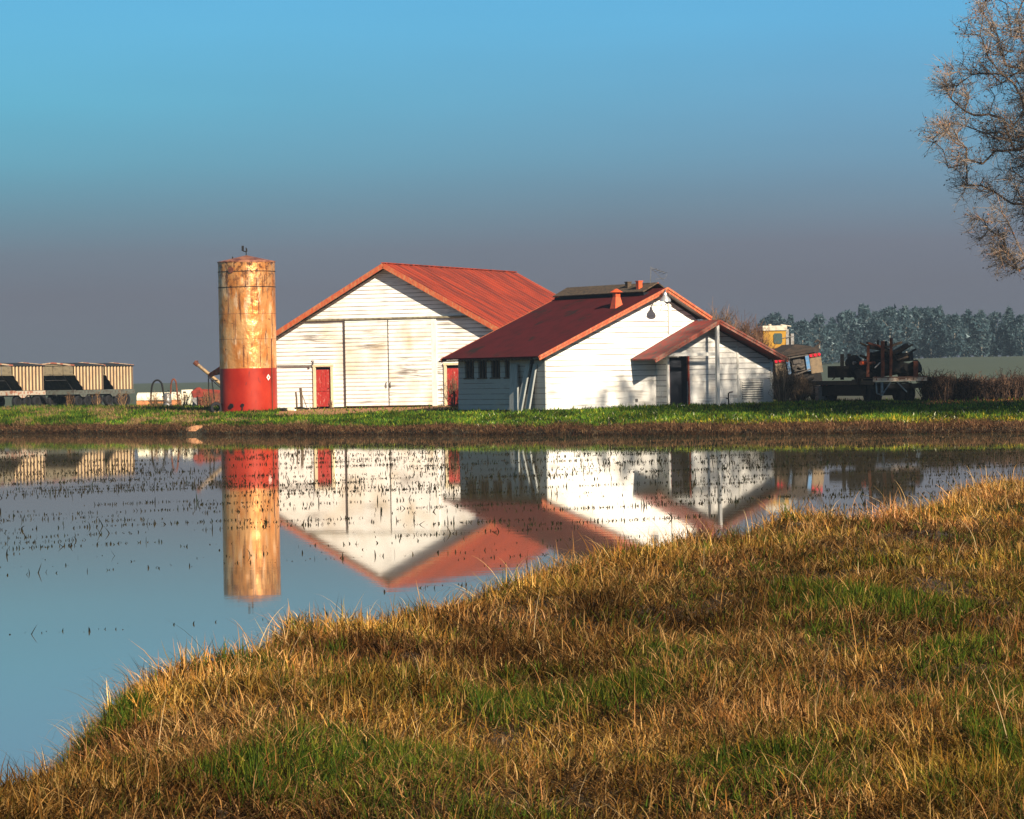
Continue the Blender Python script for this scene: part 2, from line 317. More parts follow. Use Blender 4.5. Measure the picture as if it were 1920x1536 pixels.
bk.add([(-BW,.0,0),(-BW,BL,0),(-BW,BL,BE),(-BW,.0,BE)],[(0,1,2,3)]); bk.add([(BW,.0,0),(BW,BL,0),(BW,BL,BE),(BW,.0,BE)],[(3,2,1,0)])
bk.builds('side_wall', m_barn, barn)
rt = .16; RX, RZ0, RZ1 = 10.4, 1.93, 7.64
rf = MB()
for s in (-1,1):
    a,b_,c,d = (0,-.58,RZ1),(s*RX,-.58,RZ0),(s*RX,BL+.5,RZ0),(0,BL+.5,RZ1)
    rf.slab(*((a,b_,c,d) if s > 0 else (d,c,b_,a)), .07)
    for k in range(26):                                # standing seams
        y = -.4+k*.74; rf.bar((s*.1,y,RZ1-.01),(s*(RX-.03),y,RZ0+.04),.035,.03)
rf.bar((0,-.6,RZ1+.02),(0,BL+.5,RZ1+.02),.25,.04)
rf.build('roof', m_roofb, barn)
fa = MB()
for s in (-1,1):
    for y in (-.61,BL+.53): fa.bar((0,y,RZ1-.13),(s*RX,y,RZ0-.13),.04,.26)
fa.builds('fascia', m_fascia, barn)
sf = MB()
for s in (-1,1): sf.slab(*[(0,-.57,RZ1-.1),(s*RX*.985,-.57,RZ0-.07),(s*RX*.985,-.01,RZ0-.07),(0,-.01,RZ1-.1)][::s], .03)
sf.build('soffit', m_soffit, barn)
tr = MB(); tr.box(-5.0,4.95,-.16,-.05,4.66,4.76); tr.build('door_track', M('rusty track',(.25,.22,.14),.7,(.12,.1,.07),5), barn)
for x0,x1,lab,mm in ((-2.5,-.03,'sliding door with few stains',m_barn),(.03,2.5,'sliding door stained with grey dirt low down',m_barn2)):
    d = MB(); laps(d, lambda z,a=x0: a, lambda z,b=x1: b, .06, 4.62, .215, -.09); d.box(x0,x1,-.085,-.02,.05,4.63)
    o = d.build('sliding_door', mm, barn); tag(o, lab)
    h = MB(); hx = -.12 if x1 < 0 else .12; h.tube([(hx,-.13,1.0),(hx,-.18,1.05),(hx,-.18,1.25),(hx,-.13,1.3)], .02, 6); h.build('handle', m_black, o)
gap = MB(); gap.box(-.03,.03,-.1,-.02,.05,4.63); gap.box(-2.56,-2.5,-.12,-.02,.0,4.65); gap.builds('dark_seam', M('seam',(.05,.04,.03),.9), barn)
st = MB(); st.box(2.5,2.78,-.1,-.02,.0,4.65); st.build('door_stile', m_trim, barn)
def plank_door(x0, x1, z1, par, lab):
    fr = MB(); fr.box(x0-.13,x0,-.1,0,0,z1+.12); fr.box(x1,x1+.13,-.1,0,0,z1+.12); fr.box(x0-.16,x1+.16,-.11,-.002,z1+.12,z1+.24)
    d = MB(); d.box(x0+.02,x1-.09,.0,.04,.05,z1-.05); 
    for k in range(3): d.box(x0+.1+k*.24,x0+.26+k*.24,-.015,.0,.15,.8); d.box(x0+.1+k*.24,x0+.26+k*.24,-.015,.0,1.05,z1-.15)
    d.box(x0+.06,x1-.13,-.03,.0,.88,.98)
    do = d.build('door', m_red, par); tag(do, lab); fr.builds('frame', m_cream, do)
    bb = MB(); bb.box(x0,x1,.05,.07,0,z1+.11); bb.build('door_recess', m_dark, do)
    k = MB(); k.tube([(x1-.17,-.02,1.0),(x1-.17,-.07,1.0)], .025, 8); k.build('handle', m_black, do)
plank_door(-4.3, -3.4, 2.08, barn, 'worn red plank door left of the sliding doors')
plank_door(3.32, 4.22, 2.03, barn, 'red plank door at the right end of the front')
cv = MB(); cv.box(-BW-.02,-BW+.14,-.04,.0,0,BE); cv.box(BW-.14,BW+.02,-.04,.0,0,BE); cv.builds('corner_board', m_trim, barn)
pp = MB(); pp.tube([(-7.3,-.1,2.3),(-4.6,-.1,2.27),(-4.42,-.1,2.3),(-4.38,-.1,2.5),(-4.45,-.1,2.6)], .03, 6); pp.tube([(-4.62,-.1,2.27),(-4.62,-.1,2.15)],.05,6)
pp.build('wall_pipe', m_steel, barn)

# ------------------------------------------------------------------ shed with porch
SO = (7.19,154,.95); SA = R_(33); SL = 7.7
shed = empty('shed', SO, SA); tag(shed, 'white shed with maroon gabled roof, small front porch and open dark doorway', 'shed')
SW, SH, SE = 6.67, 5.42, 2.58; ssl = (SH-SE)/SW; shw = lambda z: SW if z <= SE else (SH-z)/ssl
SR = 2.25; EXR = 2.6; RSL = .55; shr = lambda z: min(SR, (SH-z)/.54)
PX0, PX1, PY = -.3, 6.0, -.95
a = MB(); laps(a, lambda z: -shw(z), shr, 1.25, SH-.02, .26, 0, .028); a.build('front_siding', m_shed, shed)
a = MB(); a.box(-SW,SR,-.03,.06,0,1.25); a.build('base_panel', m_plas, shed)
a = MB(); a.box(-SW,PX0-.03,-.045,-.031,1.235,1.262); a.box(-SW-.02,-SW+.05,-.05,-.03,0,1.2); a.builds('base_batten', m_trim, shed)
ZR = SH-SR*.54; a = MB(); a.add([(-SW,SL,0),(SR,SL,0),(SR,SL,ZR),(0,SL,SH),(-SW,SL,SE)],[(4,3,2,1,0)]); a.add([(SR,0,0),(SR,SL,0),(SR,SL,ZR),(SR,0,ZR)],[(3,2,1,0)])
a.add([(-SW,.07,0),(SR,.07,0),(SR,.07,ZR-.02),(0,.07,SH-.04),(-SW,.07,SE)],[(0,1,2,3,4)]); a.build('back_wall', m_shed, shed)
# left side wall: four barred windows, low base
wins = [(6.26,7.11),(5.11,5.89),(3.92,4.74),(3.07,3.51)]
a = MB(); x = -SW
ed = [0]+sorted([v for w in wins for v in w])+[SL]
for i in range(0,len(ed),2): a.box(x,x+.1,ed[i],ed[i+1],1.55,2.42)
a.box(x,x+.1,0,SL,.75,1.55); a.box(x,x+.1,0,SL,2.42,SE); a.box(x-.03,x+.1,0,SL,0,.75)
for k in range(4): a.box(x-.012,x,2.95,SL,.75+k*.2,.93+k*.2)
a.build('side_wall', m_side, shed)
for j,(y0,y1) in enumerate(wins):
    w = MB(); w.box(x+.12,x+.14,y0-.05,y1+.05,1.5,2.5); wo = w.build('window', m_dark, shed)
    b_ = MB(); n = 3 if j < 3 else 2
    for k in range(n): yy = y0+(k+.5)*(y1-y0)/n; b_.box(x+.01,x+.05,yy-.025,yy+.025,1.55,2.42)
    b_.box(x-.05,x+.05,y0-.04,y1+.04,1.49,1.55)
    if j == 0: b_.bar((x-.0,y0+.2,1.6),(x-.0,y1-.1,2.35),.05,.03)
    b_.build('window_bars', m_wood, wo)
a = MB(); a.box(x-.06,x+.02,-.06,.85,.0,2.55); a.build('corner_post', m_side, shed)
a = MB(); a.box(x-.012,x-.004,.85,1.25,.0,2.5); a.build('dark_gap', m_dark, shed)
# roof
EX, EZ, RZ = 7.45, 2.52, 5.72
rsl = (RZ-EZ)/EX
rf = MB()
for s in (-1,1):
    ex, ez = (EXR, RZ-EXR*RSL) if s > 0 else (-EX, EZ)
    q = [(0,-.6,RZ),(ex,-.6,ez),(ex,SL+.3,ez),(0,SL+.3,RZ)]; rf.slab(*(q if s > 0 else q[::-1]), .08)
rf.build('roof', m_roofs, shed)
fa = MB()
for s in (-1,1):
    ex, ez = (EXR, RZ-EXR*RSL) if s > 0 else (-EX, EZ)
    for y in (-.64,SL+.34): fa.bar((0,y,RZ-.10),(ex,y,ez-.10),.05,.2)
    fa.bar((0,-.69,RZ-.02),(ex,-.69,ez-.02),.05,.1)
fa.builds('fascia', m_fascia, shed)
sf = MB()
for s in (-1,1):
    ex, ez = (EXR, RZ-EXR*RSL) if s > 0 else (-EX, EZ)
    q = [(0,-.58,RZ-.11),(ex*.99,-.58,ez-.08),(ex*.99,-.03,ez-.08),(0,-.03,RZ-.11)]; sf.slab(*(q if s > 0 else q[::-1]), .03)
sf.build('soffit', m_soffit, shed)
sc_ = MB()
for k in range(30): y = .1+k*.28; sc_.box(-EX+.02,-SW-.03,y,y+.07,EZ-.16,EZ-.085)
sc_.build('rafter_tails', m_wood, shed)
cp = MB()                                              # raised wooden ridge vent on the left slope
x1 = -1.15; z1 = RZ-1.15*rsl
for r0,r1,h in ((0,-.34,.22),(-.3,-.62,.20),(-.58,-.88,.18)):
    cp.slab((r1,.1,RZ+r1*rsl+h),(r1,SL+.2,RZ+r1*rsl+h),(r0,SL+.2,RZ+r0*rsl+h+.02),(r0,.1,RZ+r0*rsl+h+.02),.05)
cp.slab((0,.1,RZ+.23),(0,SL+.2,RZ+.23),(.8,SL+.2,RZ-.8*RSL+.16),(.8,.1,RZ-.8*RSL+.16),.05)
cpo = cp.build('ridge_cap', m_cap, shed)
pb = MB(); pb.box(-.82,-.02,.15,SL+.15,RZ-.82*rsl-.04,RZ-.82*rsl+.15); pb.build('cap_gap_shade', m_dark, cpo)  # dark box stands in for the shade under the raised cap
cb = MB(); cb.tube([(0,.1,RZ+.25),(0,SL+.2,RZ+.25)],.035,6); cb.build('cap_roll', m_redtrim, cpo)
for px_,yy in ((-.55,.9),(-.35,2.1)):
    v = MB(); v.box(px_-.11,px_+.11,yy-.11,yy+.11,RZ+px_*rsl,RZ+.34); v.box(px_-.14,px_+.14,yy-.14,yy+.14,RZ+.34,RZ+.38); v.build('chimney', m_vent if yy < 1 else m_cap, shed)
v = MB(); vx, vy = -2.0, .75; vz = RZ+vx*rsl
v.add([(vx-.24,vy-.24,vz-.13),(vx+.24,vy-.24,vz-.08),(vx+.24,vy+.24,vz-.08),(vx-.24,vy+.24,vz-.13),(vx-.13,vy-.13,vz+.46),(vx+.13,vy-.13,vz+.46),(vx+.13,vy+.13,vz+.46),(vx-.13,vy+.13,vz+.46)],[(0,1,5,4),(1,2,6,5),(2,3,7,6),(3,0,4,7)])
v.box(vx-.13,vx+.13,vy-.13,vy+.13,vz+.46,vz+.68); v.lathe([(.32,.68),(.27,.72),(.08,.83),(.02,.85)],12,(vx,vy,vz)); v.build('roof_vent', m_vent, shed)
v = None; an = MB(); ax, ay, az = -.1, .6, RZ+.2
an.tube([(ax,ay,az),(ax+.05,ay,az+.85)],.02,5); an.tube([(ax+.05,ay,az+.8),(ax+1.0,ay+.1,az+.55)],.014,5); an.tube([(ax+.1,ay,az+.75),(ax+.9,ay+.1,az+.15)],.012,5)
for k in range(4): an.tube([(ax+.25+k*.2,ay-.25,az+.76-k*.06),(ax+.3+k*.2,ay+.3,az+.68-k*.06)],.01,4)
an.tube([(ax+.3,ay,az+.25),(ax+.9,ay,az+.3),(ax+1.0,ay,az+.5)],.012,4)
an.build('antenna', m_steel, shed)
lp = MB(); lp.tube([(-.25,-.6,5.35),(-.35,-.9,5.55),(-.5,-1.2,5.6),(-.6,-1.3,5.45)],.03,6); la = lp.build('gooseneck_lamp', m_steel, shed)
lp = MB(); lp.lathe([(.06,.28),(.09,.2),(.1,.12),(.26,-.06),(.27,-.16),(.24,-.16)],16,(-.6,-1.3,5.2)); lp.build('lamp_shade', m_lamp, la, True)
a = MB(); a.box(.45,.6,-.12,-.03,3.5,5.0); a.build('wall_board', m_trim, shed)
a = MB(); a.tube([(.05,-.5,5.25),(.05,-.5,4.95),(-.05,-.5,4.9)],.02,5); a.build('cable_hook', m_black, shed)
# porch
PZ = lambda xx: 4.02-abs(xx-2.05)*(4.02-2.2)/3.85
PAX = 2.05
a = MB()
laps(a, lambda z: max(PX0, PAX-(3.98-z)/.467), lambda z: min(PX1, PAX+(3.98-z)/.467), 1.22, 3.9, .26, PY, .024, holes=[(-.2,.9,0,2.47)])
a.build('porch_siding', m_shed, shed)
a = MB(); a.box(PX0,-.2,PY-.02,PY+.06,0,1.22); a.box(.9,PX1,PY-.02,PY+.06,0,1.22); a.build('porch_base_panel', m_plas, shed)
a = MB(); a.box(PX0,PX0+.05,PY,0,0,2.9); a.box(PX1-.05,PX1,PY,SL,0,2.2); a.add([(SR,SL-.1,0),(PX1,SL-.1,0),(PX1,SL-.1,2.13),(SR,SL-.1,3.85)],[(3,2,1,0)]); 
a.add([(PX0,PY+.05,0),(-.2,PY+.05,0),(-.2,PY+.05,3.),(PX0,PY+.05,2.9)],[(0,1,2,3)]); a.add([(.9,PY+.05,0),(PX1,PY+.05,0),(PX1,PY+.05,2.13),(PAX,PY+.05,3.95),(-.2,PY+.05,2.92),(-.2,PY+.05,2.47),(.9,PY+.05,2.47)],[(0,1,2,3,4,5,6)])
for k in range(6): a.box(PX0-.02,PX0,PY+.05+k*.15,PY+.15+k*.15,0,2.9)
a.build('porch_wall', m_shed, shed)
dr = MB(); dr.box(-.2,.9,PY+.5,PY+.52,.02,2.47); dr.box(-.2,-.19,PY+.05,PY+.5,0,2.47); dr.box(.89,.9,PY+.05,PY+.5,0,2.47); dr.box(-.2,.9,PY+.05,PY+.5,2.46,2.47)
do = dr.build('doorway', M('unlit doorway',(.02,.024,.035),.8), shed)
a = MB(); a.box(-.28,-.2,PY-.06,PY+.04,0,2.36); a.box(.9,.98,PY-.06,PY+.04,0,2.48); a.builds('door_jamb', m_redtrim, do)
a = MB(); a.box(-.24,.5,PY-.3,PY-.04,.0,.1); a.build('door_step', m_trim, do)
q = MB(); PF = -2.0
for s,ex,ez in ((-1,-1.79,2.32),(1,6.2,2.23)):
    yb = SL+.3 if s > 0 else -.035; pts = [(PAX if s < 0 else PAX,PF,4.14),(ex,PF,ez),(ex,yb,ez),(PAX,yb,4.14)]; q.slab(*(pts if s > 0 else pts[::-1]), .07)
q.build('porch_roof', m_roofp, shed)
q = MB()
for ex,ez in ((-1.79,2.32),(6.2,2.23)):
    q.bar((PAX,PF-.035,4.04),(ex,PF-.035,ez-.1),.05,.2); q.bar((PAX,PF-.085,4.1),(ex,PF-.085,ez-.04),.04,.08)
q.builds('porch_fascia', m_pfascia, shed)
q = MB(); q.bar((PAX,-.06,4.2),(-1.79,-.06,2.38),.06,.07); q.build('porch_flashing', m_trim, shed)
q = MB(); q.bar((1.98,PF+.12,0),(2.02,PF+.12,4.0),.15,.15); q.build('porch_post', m_trim, shed)
q = MB(); q.box(-.95,1.95,PF+.18,PF+.26,2.42,2.58); q.bar((-.25,PF+.22,2.42),(-.25,PY-.03,2.42),.08,.1); q.build('porch_beam', m_trim, shed)
q = MB(); q.bar((-.32,PY-.08,0),(-.32,PY-.08,2.45),.12,.1); q.box(PX1-.12,PX1+.03,PY-.05,PY-.021,.3,2.1); q.builds('corner_board', m_trim, shed)
q = MB(); q.box(3.84,3.95,PY-.06,PY-.02,.0,2.95); q.box(1.15,PX1-.12,PY-.05,PY-.03,1.2,1.23); q.builds('wall_batten', m_trim, shed)
vz0, vz1 = .3, 1.18
fr = MB(); fr.box(4.05,5.45,PY-.05,PY-.021,vz0-.06,vz0); fr.box(4.05,5.45,PY-.05,PY-.021,vz1,vz1+.04); fr.box(4.05,4.12,PY-.05,PY-.021,vz0,vz1); fr.box(5.38,5.45,PY-.05,PY-.021,vz0,vz1)
vo = fr.build('vent', m_trim, shed)
sl_ = MB()
for k in range(8): z = vz0+.05+k*.11; sl_.slab((4.12,PY-.11,z-.02),(5.38,PY-.11,z-.02),(5.38,PY-.03,z+.05),(4.12,PY-.03,z+.05),.012)
sl_.build('louvre', m_trim, vo)
bb = MB(); bb.box(4.12,5.38,PY-.028,PY-.023,vz0,vz1); bb.build('vent_opening', m_dark, vo)
bx = MB(); bx.box(-1.55,-1.42,-.07,-.032,.28,.42); bx.build('outlet_box', m_steel, shed)

# leaning boards against the shed's shaded side wall
def local(O, A, x, y, z=0): return (O[0]+math.cos(A)*x-math.sin(A)*y, O[1]+math.sin(A)*x+math.cos(A)*y, O[2]+z)
for (y0,y1,tilt,w,lab) in ((2.15,2.6,.1,.8,'wide pale board leaning on the shed side wall, nearest the barred windows'),(1.75,1.35,.12,.5,'middle pale board leaning on the shed side wall'),(1.05,.75,.1,.42,'narrow pale board leaning on the shed side wall beside the dark gap')):
    p = local(SO, SA, -SW-.08, y0); o = empty('leaning_board', (p[0],p[1],g1(p[0],p[1])-.02), SA)
    b_ = MB(); b_.slab((-.32,-w/2,0),(-.03,y1-y0-w/2,2.3),(-.03,y1-y0+w/2-.1,2.32),(-.32,w/2,0),.03); b_.slab((-.36,-w/2,.0),(-.07,y1-y0-w/2,2.3),(-.07,y1-y0-w/2+.05,2.3),(-.36,-w/2+.05,0),.03)
    bo = b_.build('board', m_board, o); tag(o, lab, 'board', 'boards leaning on the shed side wall')

# ------------------------------------------------------------------ silo
SI = (-14.05,171.0); sz = .82
silo = empty('silo', (SI[0],SI[1],sz)); tag(silo, 'tall rusty orange cylindrical silo with red painted base at the water side of the barn', 'silo')
r0 = 1.52
b_ = MB(); b_.lathe([(r0,2.36),(r0,5.6),(r0,6.7),(r0,8.05)],64); b_.build('shell', silo_mat(), silo, True)
b_ = MB(); b_.lathe([(r0+.002,0),(r0+.004,1.2),(r0+.002,2.4)],64); b_.build('painted_base', silo_red(), silo, True)
b_ = MB(); b_.lathe([(r0+.03,8.04),(r0+.03,8.1),(.12,8.42),(.05,8.43)],48); b_.build('roof', M('silo roof rust',(.4,.16,.08),.5,(.16,.05,.03),2.5,lo=.42,hi=.6,metal=.3), silo, True)
b_ = MB()
for z in (6.72,7.55): b_.lathe([(r0+.005,z-.02),(r0+.02,z-.015),(r0+.02,z+.015),(r0+.005,z+.02)],64)
b_.builds('hoop', m_black, silo)
b_ = MB()
for z in (3.95,5.3): b_.lathe([(r0+.001,z-.008),(r0+.006,z),(r0+.001,z+.008)],64)
for an_,z0_,z1_ in ((-48,6.75,7.6),(-75,5.3,6.7),(-110,3.95,5.3),(-95,2.45,3.9),(-60,2.45,3.9),(-125,5.3,6.7),(-88,6.75,7.5)):
    t = R_(an_); b_.bar(((r0+.004)*math.cos(t),(r0+.004)*math.sin(t),z0_),((r0+.004)*math.cos(t),(r0+.004)*math.sin(t),z1_),.02,.01)
b_.builds('seam', m_rust, silo)
b_ = MB()
for k in range(1,30): pass
t = R_(-33); c_, s_ = math.cos(t)*(r0+.06), math.sin(t)*(r0+.06)
b_.tube([(c_,s_,.1),(c_,s_,3.7),(c_+.02,s_,3.95)],.022,6); b_.build('pipe', m_rust, silo)
def on_silo(ang, z, r=r0+.01): t = R_(ang); return (r*math.cos(t), r*math.sin(t), z)
t = R_(-42); cc = np.array(on_silo(-42,1.9,r0+.012)); tg = np.array([-math.sin(t),math.cos(t),0]); up = np.array([0,0,1.])
b_ = MB(); nn = np.array([math.cos(t),math.sin(t),0]); e = .17
b_.add([cc+up*e,cc+tg*e*.8,cc-up*e,cc-tg*e*.8,cc+up*e+nn*.01,cc+tg*e*.8+nn*.01,cc-up*e+nn*.01,cc-tg*e*.8+nn*.01],[(4,7,6,5),(0,4,5,1),(1,5,6,2),(2,6,7,3),(3,7,4,0)])
di = b_.build('hazard_diamond', M('white sign',(.75,.72,.65),.5), silo)
b_ = MB(); c2 = cc+nn*.014; e2 = .085
b_.add([c2+up*e2,c2+tg*e2*.8,c2-up*e2,c2-tg*e2*.8],[(0,3,2,1)]); b_.build('inner_mark', m_redtrim, di)
b_ = MB()
for an_,z,rr in ((-122,.42,.13),(-98,.45,.09)):
    n_ = np.array([math.cos(R_(an_)),math.sin(R_(an_)),0]); c3 = n_*(r0)
    b_.tube([c3+(0,0,z),c3+n_*.07+(0,0,z)],rr,10); 
b_.tube([np.array(on_silo(-98,.45)),np.array(on_silo(-98,.2,r0+.1))],.03,6); b_.builds('outlet', m_black, silo)
b_ = MB(); t = R_(-118); n_ = np.array([math.cos(t),math.sin(t),0]); b_.tube([n_*r0+(0,0,7.62),n_*(r0+.05)+(0,0,7.62)],.17,12); b_.build('port', m_rust, silo)
b_ = MB(); b_.tube([(0,0,8.4),(0,0,8.85)],.025,6); b_.tube([(0,0,8.62),(-.12,0,8.66),(-.2,0,8.7)],.03,5); b_.box(-.24,-.12,-.03,.03,8.68,8.95); b_.box(-.02,.06,-.02,.02,8.62,8.8)
b_.box(-.72,-.66,-.5,-.44,8.25,8.36); b_.builds('top_vane', m_black, silo)

# tyre, junk and posts near the silo and barn
def tyre(mb, c, r, w, ax=(1,0,0)):
    ax = np.array(ax,float); ax /= np.linalg.norm(ax); u = np.cross(ax,(0,0,1)) if abs(ax[2]) < .9 else np.array([1,0,0.]); u /= np.linalg.norm(u); v = np.cross(ax,u)
    pr = [(r*.55,-w/2),(r*.92,-w/2),(r,-w*.3),(r,w*.3),(r*.92,w/2),(r*.55,w/2)]; n = 20; vs = []
    for k in range(n):
        t = k*2*math.pi/n
        for a,b in pr: vs.append(np.array(c)+ax*b+(u*math.cos(t)+v*math.sin(t))*a)
    m = len(pr); return mb.add(vs, [(k*m+i,k*m+(i+1)%m,((k+1)%n)*m+(i+1)%m,((k+1)%n)*m+i) for k in range(n) for i in range(m)])
def thing_mesh(name, mb, mat, label, cat, group=None, loc=(0,0,0), rz=0, smooth=False, bevel=0):
    o = mb.build(name, mat, None, smooth, bevel); o.location = loc; o.rotation_euler = (0,0,rz); return tag(o, label, cat, group)
p = at(409,770,171.5); thing_mesh('tyre', tyre(MB(),(0,0,0),.34,.2,(.4,-1,.2)), m_tyre, 'old black tyre leaning at the shaded left foot of the silo', 'tyre', loc=(p[0],170.4,g1(p[0],170.4)+.28))
for px_,h,lab in ((558,1.0,'thin weathered post left of the pair beside the white barn wall'),(567,1.2,'thick dark weathered post right of the pair beside the white barn wall')):
    p = at(px_,760,170); b_ = MB(); b_.tube([(0,0,-.1),(-.02,0,h*.7),(-.05,0,h)],[.05 if h < 1.1 else .075]*3,7)
    thing_mesh('fence_post', b_, m_wood, lab, 'post', 'posts in front of the barn', (p[0],169.5,g1(p[0],169.5)))
p = at(574,760,170); b_ = MB(); b_.bar((0,0,0),(-.28,.1,.8),.03); b_.bar((.02,0,.35),(-.2,0,.42),.02); thing_mesh('leaning_stick', b_, m_wood, 'broken stick leaning behind the posts by the barn', 'stick', loc=(p[0]+.1,169.8,g1(p[0],169.8)))
p = at(577,760,170); b_ = MB(); b_.bar((0,0,0),(-.04,0,.75),.03); thing_mesh('wooden_stake', b_, m_board, 'thin pale stake standing left of the red plank door', 'stake', loc=(p[0]+.1,170.2,g1(p[0],170.2)))
for i,(px_,s) in enumerate(((536,.22),(546,.26),(553,.14))):
    p = at(px_,766,169); b_ = MB(); b_.lathe([(s*.8,0),(s,s*.3),(s*.7,s*.75),(s*.25,s*.85)],9)
    thing_mesh('rubble_lump', b_, (m_black,m_cream,m_trim)[i], ('dark lump of junk nearest the silo on the dirt','tan stone lying between the dark lump and the posts','small white rock at the foot of the left post')[i], 'rubble', loc=(p[0],168.4,g1(p[0],168.4)-.02))
p = at(545,768,169); b_ = MB(); b_.tube([(-.6,0,.12),(0,.05,.1),(.5,-.02,.18),(.9,0,.1)],.05,7); thing_mesh('scrap_pipe', b_, m_black, 'dark pipe lying on the dirt between the silo and the posts', 'pipe', loc=(p[0],168.9,g1(p[0],168.9)))
p = local(SO,SA,2.35,PY-1.3); b_ = MB(); b_.tube([(0,0,0),(0,0,.45),(0,0,.62)],.035,6); b_.tube([(0,0,.6),(.08,0,.66),(.25,0,.68)],.03,6); b_.tube([(-.14,0,.38),(.0,0,.36)],.03,6)
thing_mesh('standpipe', b_, m_black, 'dark water standpipe with tap in front of the porch wall', 'standpipe', loc=(p[0],p[1],g1(p[0],p[1])), rz=SA)
# pale mound on the bank
p = at(360,797,151.3); b_ = MB(); n = 14
b_.lathe([(.7,-.2),(.6,-.05),(.4,.04),(.15,.08),(.03,.085)],n); mo = thing_mesh('dirt_mound', b_, M('orange clay',(.5,.24,.11),.95,(.36,.17,.08),5), 'small pale orange mound of clay on the bank left of the silo', 'mound', loc=(p[0],ye_(np.array(p[0]))+.9,.42), smooth=True); mo.location.z -= .05

# ------------------------------------------------------------------ farm vehicles on the left
m_canvas = M('black canvas', (.02,.022,.026), .8, (.035,.035,.035), 5)
m_corr = M('cream corrugated steel', (.47,.34,.19), .6, (.36,.22,.11), 3, (1,1,.4), .5, .8)
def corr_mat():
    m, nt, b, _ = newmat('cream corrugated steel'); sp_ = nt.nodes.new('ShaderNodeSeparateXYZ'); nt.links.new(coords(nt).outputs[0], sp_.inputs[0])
    sn = nt.nodes.new('ShaderNodeMath'); sn.operation = 'SINE'; nt.links.new(mul(nt, sp_.outputs['Y'], 2*math.pi/.4), sn.inputs[0])   # darkened troughs: shading between ribs painted into the colour
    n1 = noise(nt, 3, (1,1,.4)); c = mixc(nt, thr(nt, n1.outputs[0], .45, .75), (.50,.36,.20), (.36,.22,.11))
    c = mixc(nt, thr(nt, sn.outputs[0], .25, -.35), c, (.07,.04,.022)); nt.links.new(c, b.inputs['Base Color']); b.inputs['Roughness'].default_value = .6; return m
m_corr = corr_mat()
m_panel = M('dusty cream panel', (.26,.21,.13), .6, (.12,.10,.07), 4, (1,1,1), .5, .7)
m_hop = M('dark hopper steel', (.035,.035,.036), .7, (.07,.06,.045), 3)
m_frame = M('grey green frame', (.10,.11,.095), .7, (.07,.06,.05), 5)
m_framew = M('rusty white frame', (.42,.36,.28), .6, (.3,.12,.07), 5, (1,1,1), .5, .6)
m_rrim = M('rust roof rim', (.38,.12,.07), .7, (.55,.42,.28), 2, (1,1,1), .45, .55)
def make_hopper(frame_mat):
    """hopper trailer: four cream panels over a sloping hopper end, corrugated long side, low gabled canvas roof"""
    root = empty('hopper_trailer', (0,0,0)); w, L, zf, ze, zp = 3.25, 3.6, 1.15, 2.78, 2.98
    zm = ze-.62
    co = MB(); n = 72
    zb = lambda y: zf if y > 1.15 else zm-(zm-zf)*y/1.15
    for xs_, sgn in ((w,1),(0,-1)):                        # sine corrugation
        f_ = lambda y: xs_+sgn*.042*(1+math.sin(y*2*math.pi/.4))
        for k in range(n):
            y0 = L*k/n; y1 = L*(k+1)/n; q = [(f_(y0),y0,zb(y0)),(f_(y1),y1,zb(y1)),(f_(y1),y1,ze),(f_(y0),y0,ze)]
            co.add(q if sgn > 0 else q[::-1],[(0,1,2,3)])
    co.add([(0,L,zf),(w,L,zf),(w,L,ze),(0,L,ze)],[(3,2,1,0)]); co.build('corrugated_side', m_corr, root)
    hp = MB(); hp.slab((.03,1.15,zf),(w-.03,1.15,zf),(w-.03,.02,zm),(.03,.02,zm),.04)
    for k in range(1,4): hp.bar((w*k/4,1.12,zf),(w*k/4,-.02,zm),.05)
    hp.bar((w*.25,.3,zm-.35),(w*.75,.3,zm-.35),.05); hp.build('hopper', m_hop, root)
    for k in range(4):
        p_ = MB(); x0 = .04+k*(w-.04)/4; p_.box(x0,x0+(w-.04)/4-.07,-.02,.03,zm+.03,ze-.04); p_.build('panel', m_panel, root)
    gp = MB(); gp.prism([(.0,ze),(w,ze),(w/2,zp-.02)],.0,.04); gp.box(0,w,.0,.05,zm-.03,zm+.02); gp.build('gable_plate', m_panel, root)
    rim = MB()
    for s,x in ((-1,-.08),(1,w+.08)):
        rim.bar((w/2,-.03,zp),(x,-.03,ze+.02),.06,.09); rim.bar((w/2,L+.03,zp),(x,L+.03,ze+.02),.06,.09)
    rim.builds('roof_rim', m_rrim, root)
    cv_ = MB(); cv_.slab((w/2,0,zp),(w+.08,0,ze+.03),(w+.08,L,ze+.03),(w/2,L,zp),.03); cv_.slab((w/2,L,zp),(-.08,L,ze+.03),(-.08,0,ze+.03),(w/2,0,zp),.03); cv_.box(w,w+.1,0,L+.1,ze-.05,ze+.02); cv_.build('canvas_roof', m_canvas, root)
    fr = MB(); fr.box(-.05,w+.08,-.1,.12,zf-.3,zf); fr.box(w-.05,w+.08,.1,L+.15,zf-.3,zf-.03); fr.box(-.05,.08,.1,L+.15,zf-.3,zf-.03)
    fr.prismx([(.6,zf-.3),(1.6,zf-.3),(1.3,zf-.48),(.9,zf-.48)],w-.02,w+.06); fr.box(-.0,w,L*.5,L*.5+.15,zf-.4,zf-.2); fr.build('frame', frame_mat, root)
    for x in (.25,w-.2):
        for y in (.75,1.85,3.0):
            wo = tyre(MB(),(x,y,.42),.42,.26).build('wheel', m_tyre, root); wr = MB(); wr.tube([(x-.1,y,.42),(x+.13,y,.42)],.2,12); wr.build('rim', m_black, wo)
    return root
protoA = make_hopper(m_frame)
